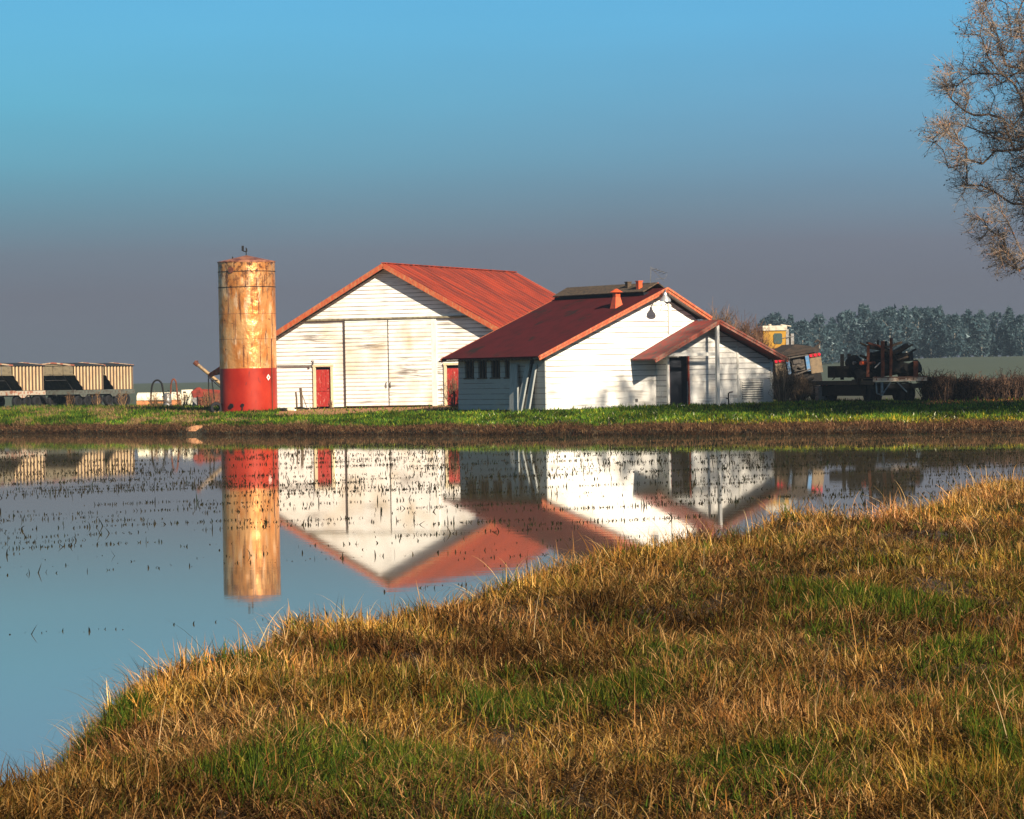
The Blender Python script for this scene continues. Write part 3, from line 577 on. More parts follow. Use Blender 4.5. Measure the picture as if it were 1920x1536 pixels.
spots = [((139,760),214,'hopper trailer with four cream panels facing the pond, middle one of the front row'),
         ((24,762),208,'hopper trailer with rusty white frame cut off by the left edge of the picture'),
         ((197,760),219,'hopper trailer at the right end of the row, nearest the cream machine'),
         ((92,760),222,'hopper trailer mostly hidden behind and left of the middle one'),
         ((163,760),226,'hopper trailer mostly hidden, only its roof rim seen behind the two right ones')]
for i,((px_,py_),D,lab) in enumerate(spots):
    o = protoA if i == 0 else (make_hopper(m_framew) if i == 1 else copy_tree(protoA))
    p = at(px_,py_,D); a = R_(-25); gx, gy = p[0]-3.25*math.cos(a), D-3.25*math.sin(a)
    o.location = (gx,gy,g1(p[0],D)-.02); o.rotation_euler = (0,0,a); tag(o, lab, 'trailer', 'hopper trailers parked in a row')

m_tank = M('cream tank paint', (.78,.74,.56), .5, (.62,.5,.33), 2, lo=.5, hi=.7)
m_orange = M('faded orange paint', (.6,.26,.09), .6, (.42,.15,.06), 3)
p = at(259,757,195); tk = empty('tank_machine', (p[0],195,g1(p[0],195)), R_(-4)); tag(tk, 'long cream and orange farm machine with a cab between the trailers and the silo', 'farm machine')
b_ = MB(); n = 12; prof = [(-.55+.55*math.cos(math.pi*(1-k/n)) , .38+.34*math.sin(math.pi*k/n)) for k in range(n+1)]
b_.prismx([(y_+.55+.0,z_+.2) for y_,z_ in prof]+[(.55,.45),(-.55,.45)], 0.02, 2.75); b_.build('tank', m_tank, tk)
b_ = MB(); b_.box(0,.7,-.5,.5,.1,.43); b_.box(.7,2.7,-.4,.4,.25,.43); b_.box(2.0,2.75,-.52,.5,.1,.62); b_.build('skirt', m_orange, tk)
b_ = MB(); b_.prism([(2.78,.05),(3.35,.05),(3.35,.95),(3.28,1.06),(2.78,1.04)],-.55,.5); cabo = b_.build('cab', m_tank, tk)
b_ = MB(); b_.box(2.88,3.05,-.57,-.54,.86,.95); b_.box(2.95,3.0,-.57,-.54,.15,.75); b_.box(3.1,3.14,-.57,-.54,.15,.75); b_.build('window', m_dark, cabo)
for x in (1.0,2.5): tyre(MB(),(x,-.3,.28),.28,.2,(0,1,0)).build('wheel', m_tyre, tk)
b_ = MB()
for k in range(9): t = math.pi*(.12+.09*k); b_.box(2.15-.55*math.cos(t)-.03,2.15-.55*math.cos(t)+.03,-.6,-.5,.42+.6*math.sin(t),.48+.6*math.sin(t))
b_.build('tooth_ring', m_black, tk)
for i,(xa,xb,hp_,D,w_,lab) in enumerate(((283,308,713,190,.055,'wide black arched pipe standing in weeds before the cream machine'),(320,333,711,191,.05,'narrow rusty arched pipe standing in weeds beside the grey barrel'))):
    A = at(xa,760,D); B_ = at(xb,760,D); P_ = at((xa+xb)/2,hp_,D); h = P_[2]-g1(A[0],D); w2 = (B_[0]-A[0])/2
    pts = [(-w2*1.0,0,0),(-w2*.95,0,h*.55)]+[(-w2*.8*math.cos(t),0,h*.72+h*.28*math.sin(t)) for t in np.linspace(.25,2.6,9)]+[(w2*.95,0,h*.5),(w2*1.25,0,0)]
    b_ = MB(); b_.tube(pts,w_,7); thing_mesh('bent_pipe', b_, (m_black,m_rust)[i], lab, 'pipe', 'arched pipes in the weeds', ((A[0]+B_[0])/2,D,g1(A[0],D)))
p = at(314,757,189); b_ = MB(); b_.lathe([(.0,0),(.24,0),(.25,.3),(.235,.32),(.25,.34),(.25,.6),(.235,.62),(.25,.64),(.22,.86),(.12,.92)],16); thing_mesh('barrel', b_, m_steel, 'grey steel barrel standing between the two arched pipes', 'barrel', loc=(p[0],189,g1(p[0],189)), smooth=True)
p = at(359,762,186); rh = empty('rusty_hopper', (p[0],186,g1(p[0],186)), R_(8)); tag(rh, 'rust red hopper bin with grey end box just left of the silo', 'hopper bin')
b_ = MB(); b_.prism([(.1,.62),(0,.95),(.3,1.2),(.48,1.22),(.62,1.1),(.75,.65)],-.5,.5); b_.prism([(.8,.62),(.62,1.08),(.72,1.12),(1.9,1.02),(1.9,.62)],-.5,.5); b_.build('bin', m_rustred, rh)
b_ = MB(); b_.box(.35,.95,-.5,.4,.12,.6); b_.prism([(1.1,.1),(1.2,.85),(1.75,.85),(1.95,.1)],-.52,.3); b_.build('chute', m_rust, rh)
b_ = MB(); b_.box(.05,.33,-.52,-.2,.1,.62); b_.build('end_box', m_steel, rh)
for x in (.3,1.0,1.8):
    b_ = MB(); b_.box(x,x+.06,-.55,-.49,0,.7); b_.build('leg', m_black, rh)
A = at(368,682,183); B_ = at(416,722,183); au = empty('grain_auger', (A[0]+.8,183,g1(A[0],183))); tag(au, 'yellow brown grain auger tube slanting up to the left beside the silo', 'auger')
L0 = np.array([A[0]-au.location[0],0,A[2]-au.location[2]]); L1 = np.array([B_[0]+.25-au.location[0],0,B_[2]-.2-au.location[2]]); dd = (L1-L0)/np.linalg.norm(L1-L0)
b_ = MB(); b_.tube([L0,L1],.1,10); b_.build('tube', M('ochre auger paint',(.3,.19,.08),.6,(.15,.1,.06),5), au)
b_ = MB(); b_.tube([L0-dd*.15,L0+dd*.12],.13,8); b_.tube([L0+(.02,0,.12),L0+(.12,0,.16)],.04,6); b_.build('spout', m_rust, au)
b_ = MB(); mid = L0+dd*.95; b_.bar(mid+(-.05,.1,-.05),(mid[0]-.05,.1,0),.06); b_.bar(mid+(-.05,-.1,-.15),L1+(0,-.1,-.25),.05); b_.bar(mid+(.1,-.1,-.35),mid+(.5,-.1,-.35),.05); b_.bar((mid[0]+.15,-.1,mid[2]-.3),(mid[0]+.35,-.1,0),.06); b_.build('stand', m_black, au)

# ------------------------------------------------------------------ machines on the right
D = 176.; p = at(1429,760,D); gz0 = g1(p[0],D)
ch = empty('combine_harvester', (p[0],D,gz0), R_(6)); tag(ch, 'yellow harvester with white cab roof rising behind the shed porch', 'harvester')
m_yel = M('yellow machine paint', (.34,.175,.002), .7, (.26,.12,.004), 3, lo=.52, hi=.7)
zt = 4.05
b_ = MB(); b_.prism([(.0,zt-1.25),(1.22,zt-1.25),(1.28,zt-.28),(.0,zt-.28)],-.7,.9); cabo = b_.build('cab', m_yel, ch, bevel=.04)
b_ = MB(); b_.box(-.05,1.32,-.78,1.0,zt-.28,zt); b_.tube([(.5,0,zt),(.5,0,zt+.1)],.1,8); b_.bar((1.0,-.5,zt+.05),(1.6,-.5,zt-.05),.06); b_.build('cab_roof', M('cab roof white',(.5,.45,.35),.5,(.3,.26,.2),4), cabo, bevel=.03)
b_ = MB(); b_.prism([(.62,zt-1.0),(.98,zt-1.0),(1.04,zt-.9),(1.04,zt-.5),(.98,zt-.42),(.62,zt-.42),(.56,zt-.5),(.56,zt-.9)],-.74,-.69); wo = b_.build('window', M('harvester glass',(.05,.08,.08),.15), cabo)
b_ = MB(); b_.box(1.28,1.44,-.6,-.45,zt-1.25,zt-.2); b_.tube([(1.0,-.75,zt-.7),(1.75,-.6,zt-.6)],.02,5); b_.box(1.55,1.72,-.6,-.4,zt-1.4,zt-.45); b_.build('exhaust', m_steel, ch)
b_ = MB(); b_.box(-2.6,1.6,-.9,1.3,.9,zt-1.3); b_.build('body', M('dull machine grey',(.1,.09,.075),.7,(.06,.05,.045),3), ch)
for x in (-1.8,1.0):
    for y in (-1.0,1.2): tyre(MB(),(x,y,.8),.8,.45,(0,1,0)).build('wheel', m_tyre, ch)

D = 160.; p = at(1512,757,D); tr_ = empty('old_truck', (p[0],D,g1(p[0],D)-.1), R_(14), ry=R_(-8)); tag(tr_, 'dark derelict truck tilted to one side, with red tail lights and tan mud flaps', 'truck')
u = .0268                                             # metres per photo pixel here
def tx(px_): return (px_-1512)*u
def tz(py_): return (757-py_)*u
m_tan = M('tan mud flap', (.17,.12,.068), .8, (.11,.08,.05), 5, lo=.45, hi=.65)
b_ = MB(); b_.box(tx(1478),tx(1546),.25,4.5,.7,tz(662)); b_.build('body', m_black, tr_)
b_ = MB(); b_.box(tx(1472),tx(1552),-.05,2.2,tz(664),tz(655)); b_.prism([(tx(1480),tz(655)),(tx(1510),tz(644)),(tx(1540),tz(652)),(tx(1540),tz(655))],.1,2.2); b_.tube([(tx(1545),0,tz(655)),(tx(1553),0,tz(652)),(tx(1557),0,tz(647)),(tx(1551),0,tz(643)),(tx(1546),0,tz(646))],.05,6); b_.bar((tx(1473),-.07,tz(659)),(tx(1530),-.07,tz(656)),.04,.1); b_.build('roof_rack', M('rack rust',(.035,.024,.018),.95,(.014,.012,.011),4), tr_)
for x0,x1 in ((1462,1482),(1531,1553)):
    fl = MB(); fl.box(tx(x0),tx(x1)+.02,-.02,.02,tz(703),tz(674)); fo = fl.build('mud_flap', m_tan, tr_)
    lb = MB(); lb.box(tx(x0),tx(x1),-.02,.03,tz(673),tz(666)); lo_ = lb.build('light_bar', m_rustred, tr_)
    for k in range(3):
        lm = MB(); xx = tx(x0+3+k*(x1-x0-5)/2); lm.tube([(xx,-.02,tz(669.5)),(xx,-.06,tz(669.5))],.07,10); lm.build('tail_light', M('red lens',(.5,.01,.03),.2) if k+x0 == 1462 else bpy.data.materials['red lens'], lo_)
for x0,x1 in ((1485,1491),(1523,1530)):
    b_ = MB(); b_.box(tx(x0),tx(x1),-.03,.05,tz(697),tz(668)); b_.build('blue_post', M('chalky blue paint',(.03,.14,.30),.6,(.15,.19,.25),6), tr_)
b_ = MB(); b_.box(tx(1486),tx(1530),-.04,.02,tz(668),tz(665.5)); b_.box(tx(1497),tx(1524),.1,.24,tz(694),tz(674)); b_.box(tx(1499),tx(1514),.02,.12,tz(680),tz(672)); b_.tube([(tx(1498),.05,tz(690)),(tx(1505),.0,tz(684)),(tx(1512),.02,tz(688)),(tx(1520),.05,tz(686))],.09,7); b_.bar((tx(1496),-.03,tz(700)),(tx(1530),-.03,tz(694)),.05,.06); b_.build('exposed_engine', M('dirty engine grey',(.06,.05,.04),.8,(.02,.018,.018),7), tr_)
b_ = MB(); b_.box(tx(1468),tx(1550),.0,.3,tz(722),tz(704)); b_.tube([(tx(1512),-.1,tz(712)),(tx(1532),-.1,tz(708))],.14,8); b_.build('bumper', m_black, tr_)
b_ = MB(); b_.box(tx(1484),tx(1540),.2,4.4,.45,.75); b_.build('chassis', m_black, tr_)
for x in (tx(1476),tx(1543)):
    for y in (.7,3.6): tyre(MB(),(x,y,.48),.5,.4).build('wheel', m_tyre, tr_)
p = at(1547,757,156); mc = empty('metal_cabinet', (p[0],156,g1(p[0],156)), R_(14)); tag(mc, 'low pale metal cabinet with pinkish lights on top between the truck and the flatbed', 'cabinet')
b_ = MB(); b_.prism([(-.33,0),(.33,0),(.33,.62),(.2,.8),(-.33,.78)],0,.5); b_.build('case', M('dusty pale steel',(.26,.22,.19),.6,(.3,.26,.24),4), mc, bevel=.02)
for x in (-.1,.12):
    b_ = MB(); b_.tube([(x,-.02,.9),(x,.05,.9)],.08,10); b_.box(x-.02,x+.02,.0,.04,.76,.84); b_.build('light', m_redtrim, mc)

D = 150.5; p = at(1638,757,D); FBA = R_(20); fb = empty('flatbed_trailer', (p[0],D,g1(p[0],D)), FBA); tag(fb, 'dark flatbed trailer with a white rear board, loaded with scrap pipe', 'flatbed trailer')
FW = 2.78; zd = 1.18
for q_ in (m_black,m_tyre,m_dark,m_canvas,m_hop,m_frame,m_wood,m_roofs,m_rust,m_rustred): q_.node_tree.nodes['Principled BSDF'].inputs['Specular IOR Level'].default_value = .12
m_white2 = M('worn white board', (.5,.4,.3), .6, (.35,.22,.14), 3, (1,1,1), .5, .6)
b_ = MB(); b_.box(0,FW,0,1.8,zd-.03,zd+.0); b_.box(0,FW,1.8,7.2,zd-.27,zd-.2); b_.slab((0,1.1,zd-.01),(0,1.1,zd-.2),(0,2.2,zd-.24),(0,2.2,zd-.05),.05); b_.build('deck', m_wood, fb)
b_ = MB(); b_.box(-.02,FW+.02,-.06,-.0,zd-.16,zd+.06); rb_ = b_.build('rear_board', m_white2, fb)
b_ = MB()
for x in (.12,.72,1.35,1.75,2.05,2.6): b_.box(x,x+.05,-.068,-.061,zd-.1,zd)
b_.box(1.25,1.65,-.068,-.061,zd-.07,zd-.02); b_.box(0,FW,-.09,-.061,zd+.02,zd+.055); b_.build('board_marks', m_rust, rb_)
b_ = MB(); b_.box(-.03,.03,.0,7.2,zd-.3,zd-.1); b_.build('side_rail', m_wood, fb)
b_ = MB(); b_.box(.6,.75,0,7,zd-.5,zd-.28); b_.box(FW-.75,FW-.6,0,7,zd-.5,zd-.28); b_.box(.1,FW-.1,.2,.5,zd-.5,zd-.28); b_.box(.1,FW-.3,1.0,6.8,.35,zd-.35); b_.build('chassis', m_black, fb)
m_bl = M('blue grey bracket', (.10,.16,.19), .5, (.06,.07,.08), 6)
for q in (((.15,.0,zd-.2),(.18,.0,.45)),((.18,.0,.45),(.35,.0,.42)),((.45,.0,zd-.2),(.45,.0,.35)),((.9,.0,zd-.2),(.5,.0,.45)),((1.25,.0,zd-.2),(1.75,.0,.5))):
    b_ = MB(); b_.bar(*q, .06 if q[0][0] != .45 else .12, .05); b_.build('bracket', m_bl, fb)
for x in (.3,.62,FW-.95,FW-.42):
    wo = tyre(MB(),(x,1.0,.47),.47,.27).build('wheel', m_tyre, fb)
    r2 = MB(); r2.tube([(x-.1,1.0,.47),(x+.1,1.0,.47)],.24,10); r2.build('rim', m_black, wo)
for x in (.3,FW-.42): tyre(MB(),(x,5.2,.45),.45,.3).build('wheel', m_tyre, fb)
# the load: every post, beam and drum is a piece of its own. (x0,z0),(x1,z1) are photo pixels measured on a plane across the deck
def onp(px_, py_, k):                                    # point on the plane k metres behind the rear board
    d = CF*FPX+CR*(px_-960)+CU*(768-py_); yv = np.array([-math.sin(FBA),math.cos(FBA),0]); O = np.array([p[0],D,0])+yv*k
    return np.array([0,0,EYE])+d*((O-np.array([0,0,EYE])).dot(yv)/d.dot(yv))
load = [ (1579,664,1579,712,4.5,.17,m_black,'black stake upright at the far left end of the load','stake'),
 (1592,664,1592,708,3.6,.17,m_black,'black stake second from the left end of the load','stake'),
 (1628,648,1627,707,.9,.13,m_rust,'rusty upright at the left corner of the rear frame on the flatbed','upright'),
 (1655,640,1655,706,.5,.16,m_rust,'rusty upright in the middle of the load on the flatbed','upright'),
 (1661,640,1661,660,1.2,.12,m_black,'short black stub beside the middle rusty upright','stub'),
 (1671,634,1670,706,.6,.13,m_rust,'tallest dark upright standing right of the middle one','upright'),
 (1646,638,1646,655,1.3,.1,m_black,'short black stub above the frame crossbar','stub'),
 (1717,678,1717,705,.4,.22,m_rust,'thick rusty block at the right end of the deck','block'),
 (1613,643,1629,651,1.0,.1,m_wood,'pale pipe end sticking out left of the frame crossbar','pipe'),
 (1626,643,1656,652,.9,.12,m_rust,'rusty crossbar across the top of the load frame','crossbar'),
 (1628,650,1660,655,1.6,.22,m_black,'dark beam lying under the rusty crossbar','beam'),
 (1613,667,1632,674,1.0,.13,m_black,'dark pipe end sticking out low on the left of the frame','pipe'),
 (1662,652,1690,642,1.1,.13,m_wood,'pale brown timber slanting up to the right behind the tall upright','timber'),
 (1672,664,1701,647,1.0,.22,m_black,'thick black beam slanting up to the right, middle of three','beam'),
 (1674,668,1711,646,1.6,.1,m_black,'long black pipe slanting up highest to the right','pipe'),
 (1688,672,1717,655,.8,.09,m_black,'thin black pipe slanting up to the right, lowest of three','pipe'),
 (1682,676,1702,669,.5,.1,m_wood,'short pale pipe lying on the right of the load','pipe'),
 (1640,690,1650,680,.4,.06,m_steel,'thin bright rod leaning inside the load','rod'),
 (1600,681,1628,678,2.0,.17,m_steel,'grey pipe lying along the top of the left part of the load','pipe'),
 (1614,681,1624,681,1.2,.2,m_vent,'short bright orange pipe on the left part of the load','pipe'),
 (1626,682,1648,680,1.0,.16,m_rust,'rusty red pipe beside the orange one on the load','pipe'),
 (1568,692,1600,692,3.0,.22,m_black,'dark round pipe poking out at the left end of the load','pipe'),
 (1655,655,1672,662,.9,.16,m_wood,'pale bent plate behind the middle upright','plate'),
 (1561,712,1577,698,4.0,.05,m_black,'thin black cable running from the left stake to the deck','cable'),
 (1719,690,1732,705,.4,.05,m_black,'thin black cable running down at the right end of the deck','cable')]
for x0,y0,x1,y1,k,w,mm,lab,cat in load:
    A = onp(x0,y0,k); B_ = onp(x1,y1,k+.15); mid = (A+B_)/2; b_ = MB(); lab_ = lab
    if cat in ('pipe','rod','cable'): b_.tube([A-mid,B_-mid],w/2,9)
    else: b_.bar(A-mid,B_-mid,w,w*.8)
    thing_mesh(cat if cat in ('pipe','rod','cable') else 'scrap_'+cat, b_, mm, lab_, cat, 'scrap loaded on the flatbed', tuple(mid))
SCL = ['black boxy gearbox between the two black stakes on the flatbed','black round drum just right of the second black stake','black block under the grey pipe, left of the rusty corner upright','black drum between the rusty corner upright and the middle upright','black block low down behind the tallest upright','black drum on the deck below the slanting black beams','smaller black block at the right beside the thick rusty block','black drum hanging inside the top of the rusty frame','black block up among the slanting beams, right of the middle upright','black drum low down in front of the rusty corner upright']
for i,(px_,py_,k,r,L) in enumerate(((1590,697,2.6,.42,1.6),(1611,696,2.0,.42,1.5),(1634,692,1.5,.36,1.1),(1662,690,1.3,.42,1.2),(1686,690,1.1,.42,1.2),(1704,694,1.0,.3,.9),(1690,671,1.5,.3,.9),(1650,668,1.8,.28,.9),(1672,678,1.6,.3,1.0),(1626,698,1.6,.3,1.0))):
    c3 = onp(px_,py_,k); b_ = MB(); rg = random.Random(i)
    ax = np.array([math.cos(i*1.7),.4,.3*math.sin(i)]); ax /= np.linalg.norm(ax)
    r *= 1.2; L *= 1.15
    if i % 2: b_.tube([-ax*L/2,ax*L/2],r*.8,11); b_.tube([-ax*L*.53,-ax*L*.4],r*.9,11)
    else:
        b_.bar(-ax*L/2,ax*L/2,r*1.3,r*1.1); b_.bar(-ax*L*.3+(0,0,r*.4),ax*L*.6+(0,0,r*.5),.12)
    b_.tube([ax*.2+(0,-r,0),ax*.3+(0,-r-.12,.05)],.14,9)
    thing_mesh('scrap_drum' if i % 2 else 'scrap_gearbox', b_, m_black, SCL[i], 'scrap', 'dark scrap lumps on the flatbed', tuple(c3))

# ------------------------------------------------------------------ grass and other cover
def blades(x, y, z, L, w, az, lean, droop, col, lev=3, twist=None):
    """bent tapering blades: az = direction they lean to, lean = start angle from vertical, droop = extra bend to the tip"""
    n = len(x); d = np.stack([np.cos(az),np.sin(az)],-1); sd = (az+np.pi/2+(rng.normal(0,.6,n) if twist is None else twist)); S = np.stack([np.cos(sd),np.sin(sd)],-1)
    P = np.stack([x,y,z],-1).astype(float); V = []; c = P.copy(); ang = lean.copy()
    for k in range(lev+1):
        wk = w*(1-.75*k/lev)*.5 if k < lev else 0*w
        if k < lev:
            V.append(c+np.concatenate([S*wk[:,None],np.zeros((n,1))],1)); V.append(c-np.concatenate([S*wk[:,None],np.zeros((n,1))],1))
        else: V.append(c.copy())
        st = L/lev; c = c+np.concatenate([d*(np.sin(ang)*st)[:,None],(np.cos(ang)*st)[:,None]],1); ang = ang+droop/lev
    V = np.stack(V,1); m = 2*lev+1; b = (np.arange(n)*m)[:,None]
    F4 = np.concatenate([b+np.array([[2*k,2*k+1,2*k+3,2*k+2]]) for k in range(lev-1)],0) if lev > 1 else np.zeros((0,4),int)
    F3 = b+np.array([[2*lev-2,2*lev-1,2*lev]])
    return V.reshape(-1,3), F3, F4, np.repeat(col, m, 0)
def join(parts):
    V = []; A = []; B = []; C = []; o = 0
    for v,f3,f4,c in parts: V.append(v); A.append(f3+o); B.append(f4+o); C.append(c); o += len(v)
    return np.concatenate(V), np.concatenate(A), np.concatenate(B), np.concatenate(C)
def pal(n, cols, wts, jit=.18):
    c = np.array(cols)[rng.choice(len(cols), n, p=np.array(wts)/sum(wts))]; return np.clip(c*(1+rng.normal(0,jit,(n,1))),.004,1)
DRY = [(.50,.285,.085),(.42,.20,.05),(.24,.115,.03),(.66,.42,.17),(.04,.025,.012),(.20,.15,.03)]
DW = [3,3,2.4,2.4,3.8,2.4]
GRN = [(.05,.085,.010),(.10,.11,.013),(.018,.038,.008),(.17,.145,.02)]; GW = [4,3,3,1.2]
def ell(x, y, boxes):
    m = np.zeros(len(x))
    for x0,y0,x1,y1 in boxes:
        a = at_z(x0,(y0+y1)/2,.47); b = at_z(x1,(y0+y1)/2,.47); t = at_z((x0+x1)/2,y0,.47)[1]; u = at_z((x0+x1)/2,y1,.47)[1]
        m = np.maximum(m, 1-np.sqrt(((x-(a[0]+b[0])/2)/((b[0]-a[0])/2))**2+((y-(t+u)/2)/((t-u)/2))**2))
    return m
def at_z(px, py, z):
    d = CF*FPX+CR*(px-960)+CU*(768-py); return np.array([0,0,EYE])+d*((z-EYE)/d[2])
def near_xy(n, y0=10.8, y1=58, pw=1.25, wet=.12):
    n = int(n*1.5); u = rng.random(n); a = 1-pw if pw != 1 else 1e-6; Y = (y0**a+u*(y1**a-y0**a))**(1/a)
    half = .19*Y; X = rng.uniform(-half-.8, half+3.4); k = (X > xe_(Y)-wet) & ((X < half) | (rng.random(n) < .75)); return X[k], Y[k]
def clump(X, Y): return vnoise(X*1.3+20,Y*.9), vnoise(X*3.1+4,Y*2.2+8), vnoise(X*.45+1,Y*.3+3)
def fbm(x, y): return .5*vnoise(x,y)+.28*vnoise(x*2.1+9,y*2.1+4)+.22*vnoise(x*4.3+1,y*4.3+17)
GBOX = [(840,1285,1340,1375),(1420,1125,1880,1215),(1730,1230,1990,1400),(330,1395,1030,1580),(1800,1380,1960,1500),(1250,1440,1720,1530),(60,1340,330,1400),(1160,1225,1330,1290)]
# tufts: blades fan out of shared roots, so the sward is lumpy with dark hollows between, more of them painted by colour noise
X, Y = near_xy(120000); n = len(X); dens = fbm(X*1.5+3,Y*1.1+5); k = rng.random(n) < np.clip((dens-.2)*4,.4,1); X, Y, dens = X[k], Y[k], dens[k]; n = len(X)
c1, c2, c3 = clump(X,Y); g = ell(X,Y,GBOX); grn = g+1.0*(fbm(X*2.2+30,Y*1.6+2)-.5)+.12*rng.normal(size=n)+.07*np.clip((X-xe_(Y))/(.11*Y),0,1) > .27
nb = rng.integers(5,12,n); idx_ = np.repeat(np.arange(n), nb); m = len(idx_)
rad_ = (.012+.03*rng.random(n))*(1+.02*Y); aa = rng.uniform(0,6.3,m); rr_ = rad_[idx_]*np.sqrt(rng.random(m))
XX_, YY_ = X[idx_]+rr_*np.cos(aa), Y[idx_]+rr_*np.sin(aa); ed = np.clip(1-(XX_-xe_(YY_))/(.06*YY_),0,1); green = grn[idx_] & (rng.random(m) < .8)
th = (6.3*c3*2+3*c1*4+rng.normal(0,1.0,n))[idx_]; az = np.where(rng.random(m) < .45, th+rng.normal(0,.5,m), aa+rng.normal(0,.5,m))
tl = (.6+.8*rng.random(n))[idx_]; low = (rng.random(m) < .8)
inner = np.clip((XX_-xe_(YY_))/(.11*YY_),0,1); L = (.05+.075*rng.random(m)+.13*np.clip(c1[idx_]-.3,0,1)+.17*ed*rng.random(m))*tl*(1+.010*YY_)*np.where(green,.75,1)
lean = np.where(low, rng.normal(1.15,.4,m), np.abs(rng.normal(.6,.4,m))); lean = np.where(green, np.abs(rng.normal(.35,.3,m)), lean); droop = rng.normal(1.5,1.1,m)*np.where(green,.4,1)
tint = pal(n,DRY,DW,.2)[idx_]; own = pal(m,DRY,DW,.2); col = np.where((rng.random(m) < .5)[:,None], tint, own)*(.32+1.35*np.clip((fbm(XX_*.8+9,YY_*.55+31)-.27)/.46,0,1))[:,None]  # noise multiplier paints shaded hollows and bright patches into the blades
hue = vnoise(XX_*.8+40,YY_*.55+12)[:,None]; col = col*np.concatenate([1+.12*(hue-.5),.9+.34*(hue-.5),.8+.3*(.5-hue)],1)
col = np.where(green[:,None], pal(m,GRN,GW,.25)*(.6+.8*fbm(XX_*1.3,YY_+3))[:,None], col)
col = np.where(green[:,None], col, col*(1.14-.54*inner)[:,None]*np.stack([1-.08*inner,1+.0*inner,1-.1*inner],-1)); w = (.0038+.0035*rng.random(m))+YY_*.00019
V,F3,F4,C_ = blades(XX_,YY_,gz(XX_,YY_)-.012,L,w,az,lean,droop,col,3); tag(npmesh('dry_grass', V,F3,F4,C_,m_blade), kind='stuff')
# long pale stalks bending over, thicker along the water's edge
X, Y = near_xy(30000, wet=.02); e = np.clip(1-(X-xe_(Y))/(.05*Y),0,1); k = rng.random(len(X)) < .035+.8*e*e*np.clip(vnoise(X*1.1+3,Y*.8+5)*2-.4,0,1); X, Y, e = X[k], Y[k], e[k]; n = len(X)
L = (.16+.36*rng.random(n)**2+.16*e*rng.random(n))*(1+.006*Y); col = pal(n,[(.6,.43,.22),(.48,.25,.08),(.36,.17,.06),(.2,.13,.06)],[2.5,3,3,2.5],.15)
v1 = blades(X,Y,gz(X,Y),L,.0038+Y*.00013+0*L,rng.uniform(0,6.3,n),np.abs(rng.normal(.45,.4,n)),np.abs(rng.normal(1.5,1.0,n))+1.1*e*rng.random(n),col,6)
n = 1700; t = rng.random(n); yy_ = 14.5+6.5*t; xx_ = xe_(yy_)+rng.uniform(0,.35,n)*rng.random(n)+.08; cl = vnoise(yy_*3.1,yy_*0+4) > .42; xx_, yy_ = xx_[cl], yy_[cl]; n = len(xx_)
v2 = blades(xx_,yy_,gz(xx_,yy_),.12+.15*rng.random(n),.0055+.004*rng.random(n),rng.normal(.8,1.8,n),np.abs(rng.normal(.2,.2,n)),rng.uniform(1.6,3.4,n),pal(n,[(.08,.115,.03),(.045,.07,.022),(.2,.19,.06)],[3,3,1.5]),6)
n = 15000; YY_ = 12+46*rng.random(n)**1.3; off = .05*YY_*rng.random(n)**2*.6; cl = fbm(YY_*2.3,off*0+3); kk = rng.random(n) < np.clip((cl-.38)*5,.08,1); YY_, off = YY_[kk], off[kk]; XX_ = xe_(YY_)+off-.05; n = len(XX_)
v3 = blades(XX_,YY_,gz(XX_,YY_)-.01,(.15+.34*rng.random(n)**1.8)*(1+.008*YY_),.0036+YY_*.00014+0*off,rng.normal(2.6,1.3,n),np.abs(rng.normal(.4,.35,n)),rng.uniform(.8,3.4,n),pal(n,[(.60,.40,.18),(.46,.25,.08),(.30,.15,.055),(.12,.09,.035)],[3,3,2,2],.15),6)
V,F3,F4,C_ = join([v1,v2,v3]); tag(npmesh('reed_stalks', V,F3,F4,C_,m_blade), kind='stuff')
# dead stems arching and tangling over the tufts
X, Y = near_xy(150000); n = len(X); tg_ = fbm(X*1.9+2,Y*1.4+9); kk = rng.random(n) < np.clip((tg_-.25)*2.6,.1,1); X, Y, tg_ = X[kk], Y[kk], tg_[kk]; n = len(X); inn = np.clip((X-xe_(Y))/(.11*Y),0,1)
V,F3,F4,C_ = blades(X,Y,gz(X,Y)+.01,(.09+.15*rng.random(n))*(1+.008*Y),.0026+.0018*rng.random(n)+Y*.00015,rng.uniform(0,6.3,n),np.abs(rng.normal(.8,.4,n)),rng.uniform(.6,3.6,n),pal(n,[(.56,.34,.13),(.42,.21,.065),(.2,.1,.035),(.05,.03,.015),(.16,.13,.04)],[3,3,3,4,2],.2)*(1.15-.4*inn)[:,None]*(.5+1.0*tg_)[:,None],5)
tag(npmesh('tangled_stems', V,F3,F4,C_,m_blade), kind='stuff')
# matted thatch lying on the ground between the tufts
X, Y = near_xy(280000); n = len(X); dk = fbm(X*1.1+8,Y*.8)
V,F3,F4,C_ = blades(X,Y,gz(X,Y)+.003+.02*rng.random(n),.07+.12*rng.random(n),.0028+.003*rng.random(n)+Y*.00012,rng.uniform(0,6.3,n),rng.normal(1.4,.2,n),rng.normal(.25,.3,n),pal(n,[(.34,.18,.06),(.5,.29,.11),(.13,.065,.025),(.022,.014,.008)],[2.5,2,3,4],.2)*(.35+1.2*dk)[:,None],2,twist=rng.normal(0,.3,n))
tag(npmesh('thatch', V,F3,F4,C_,m_blade), kind='stuff')

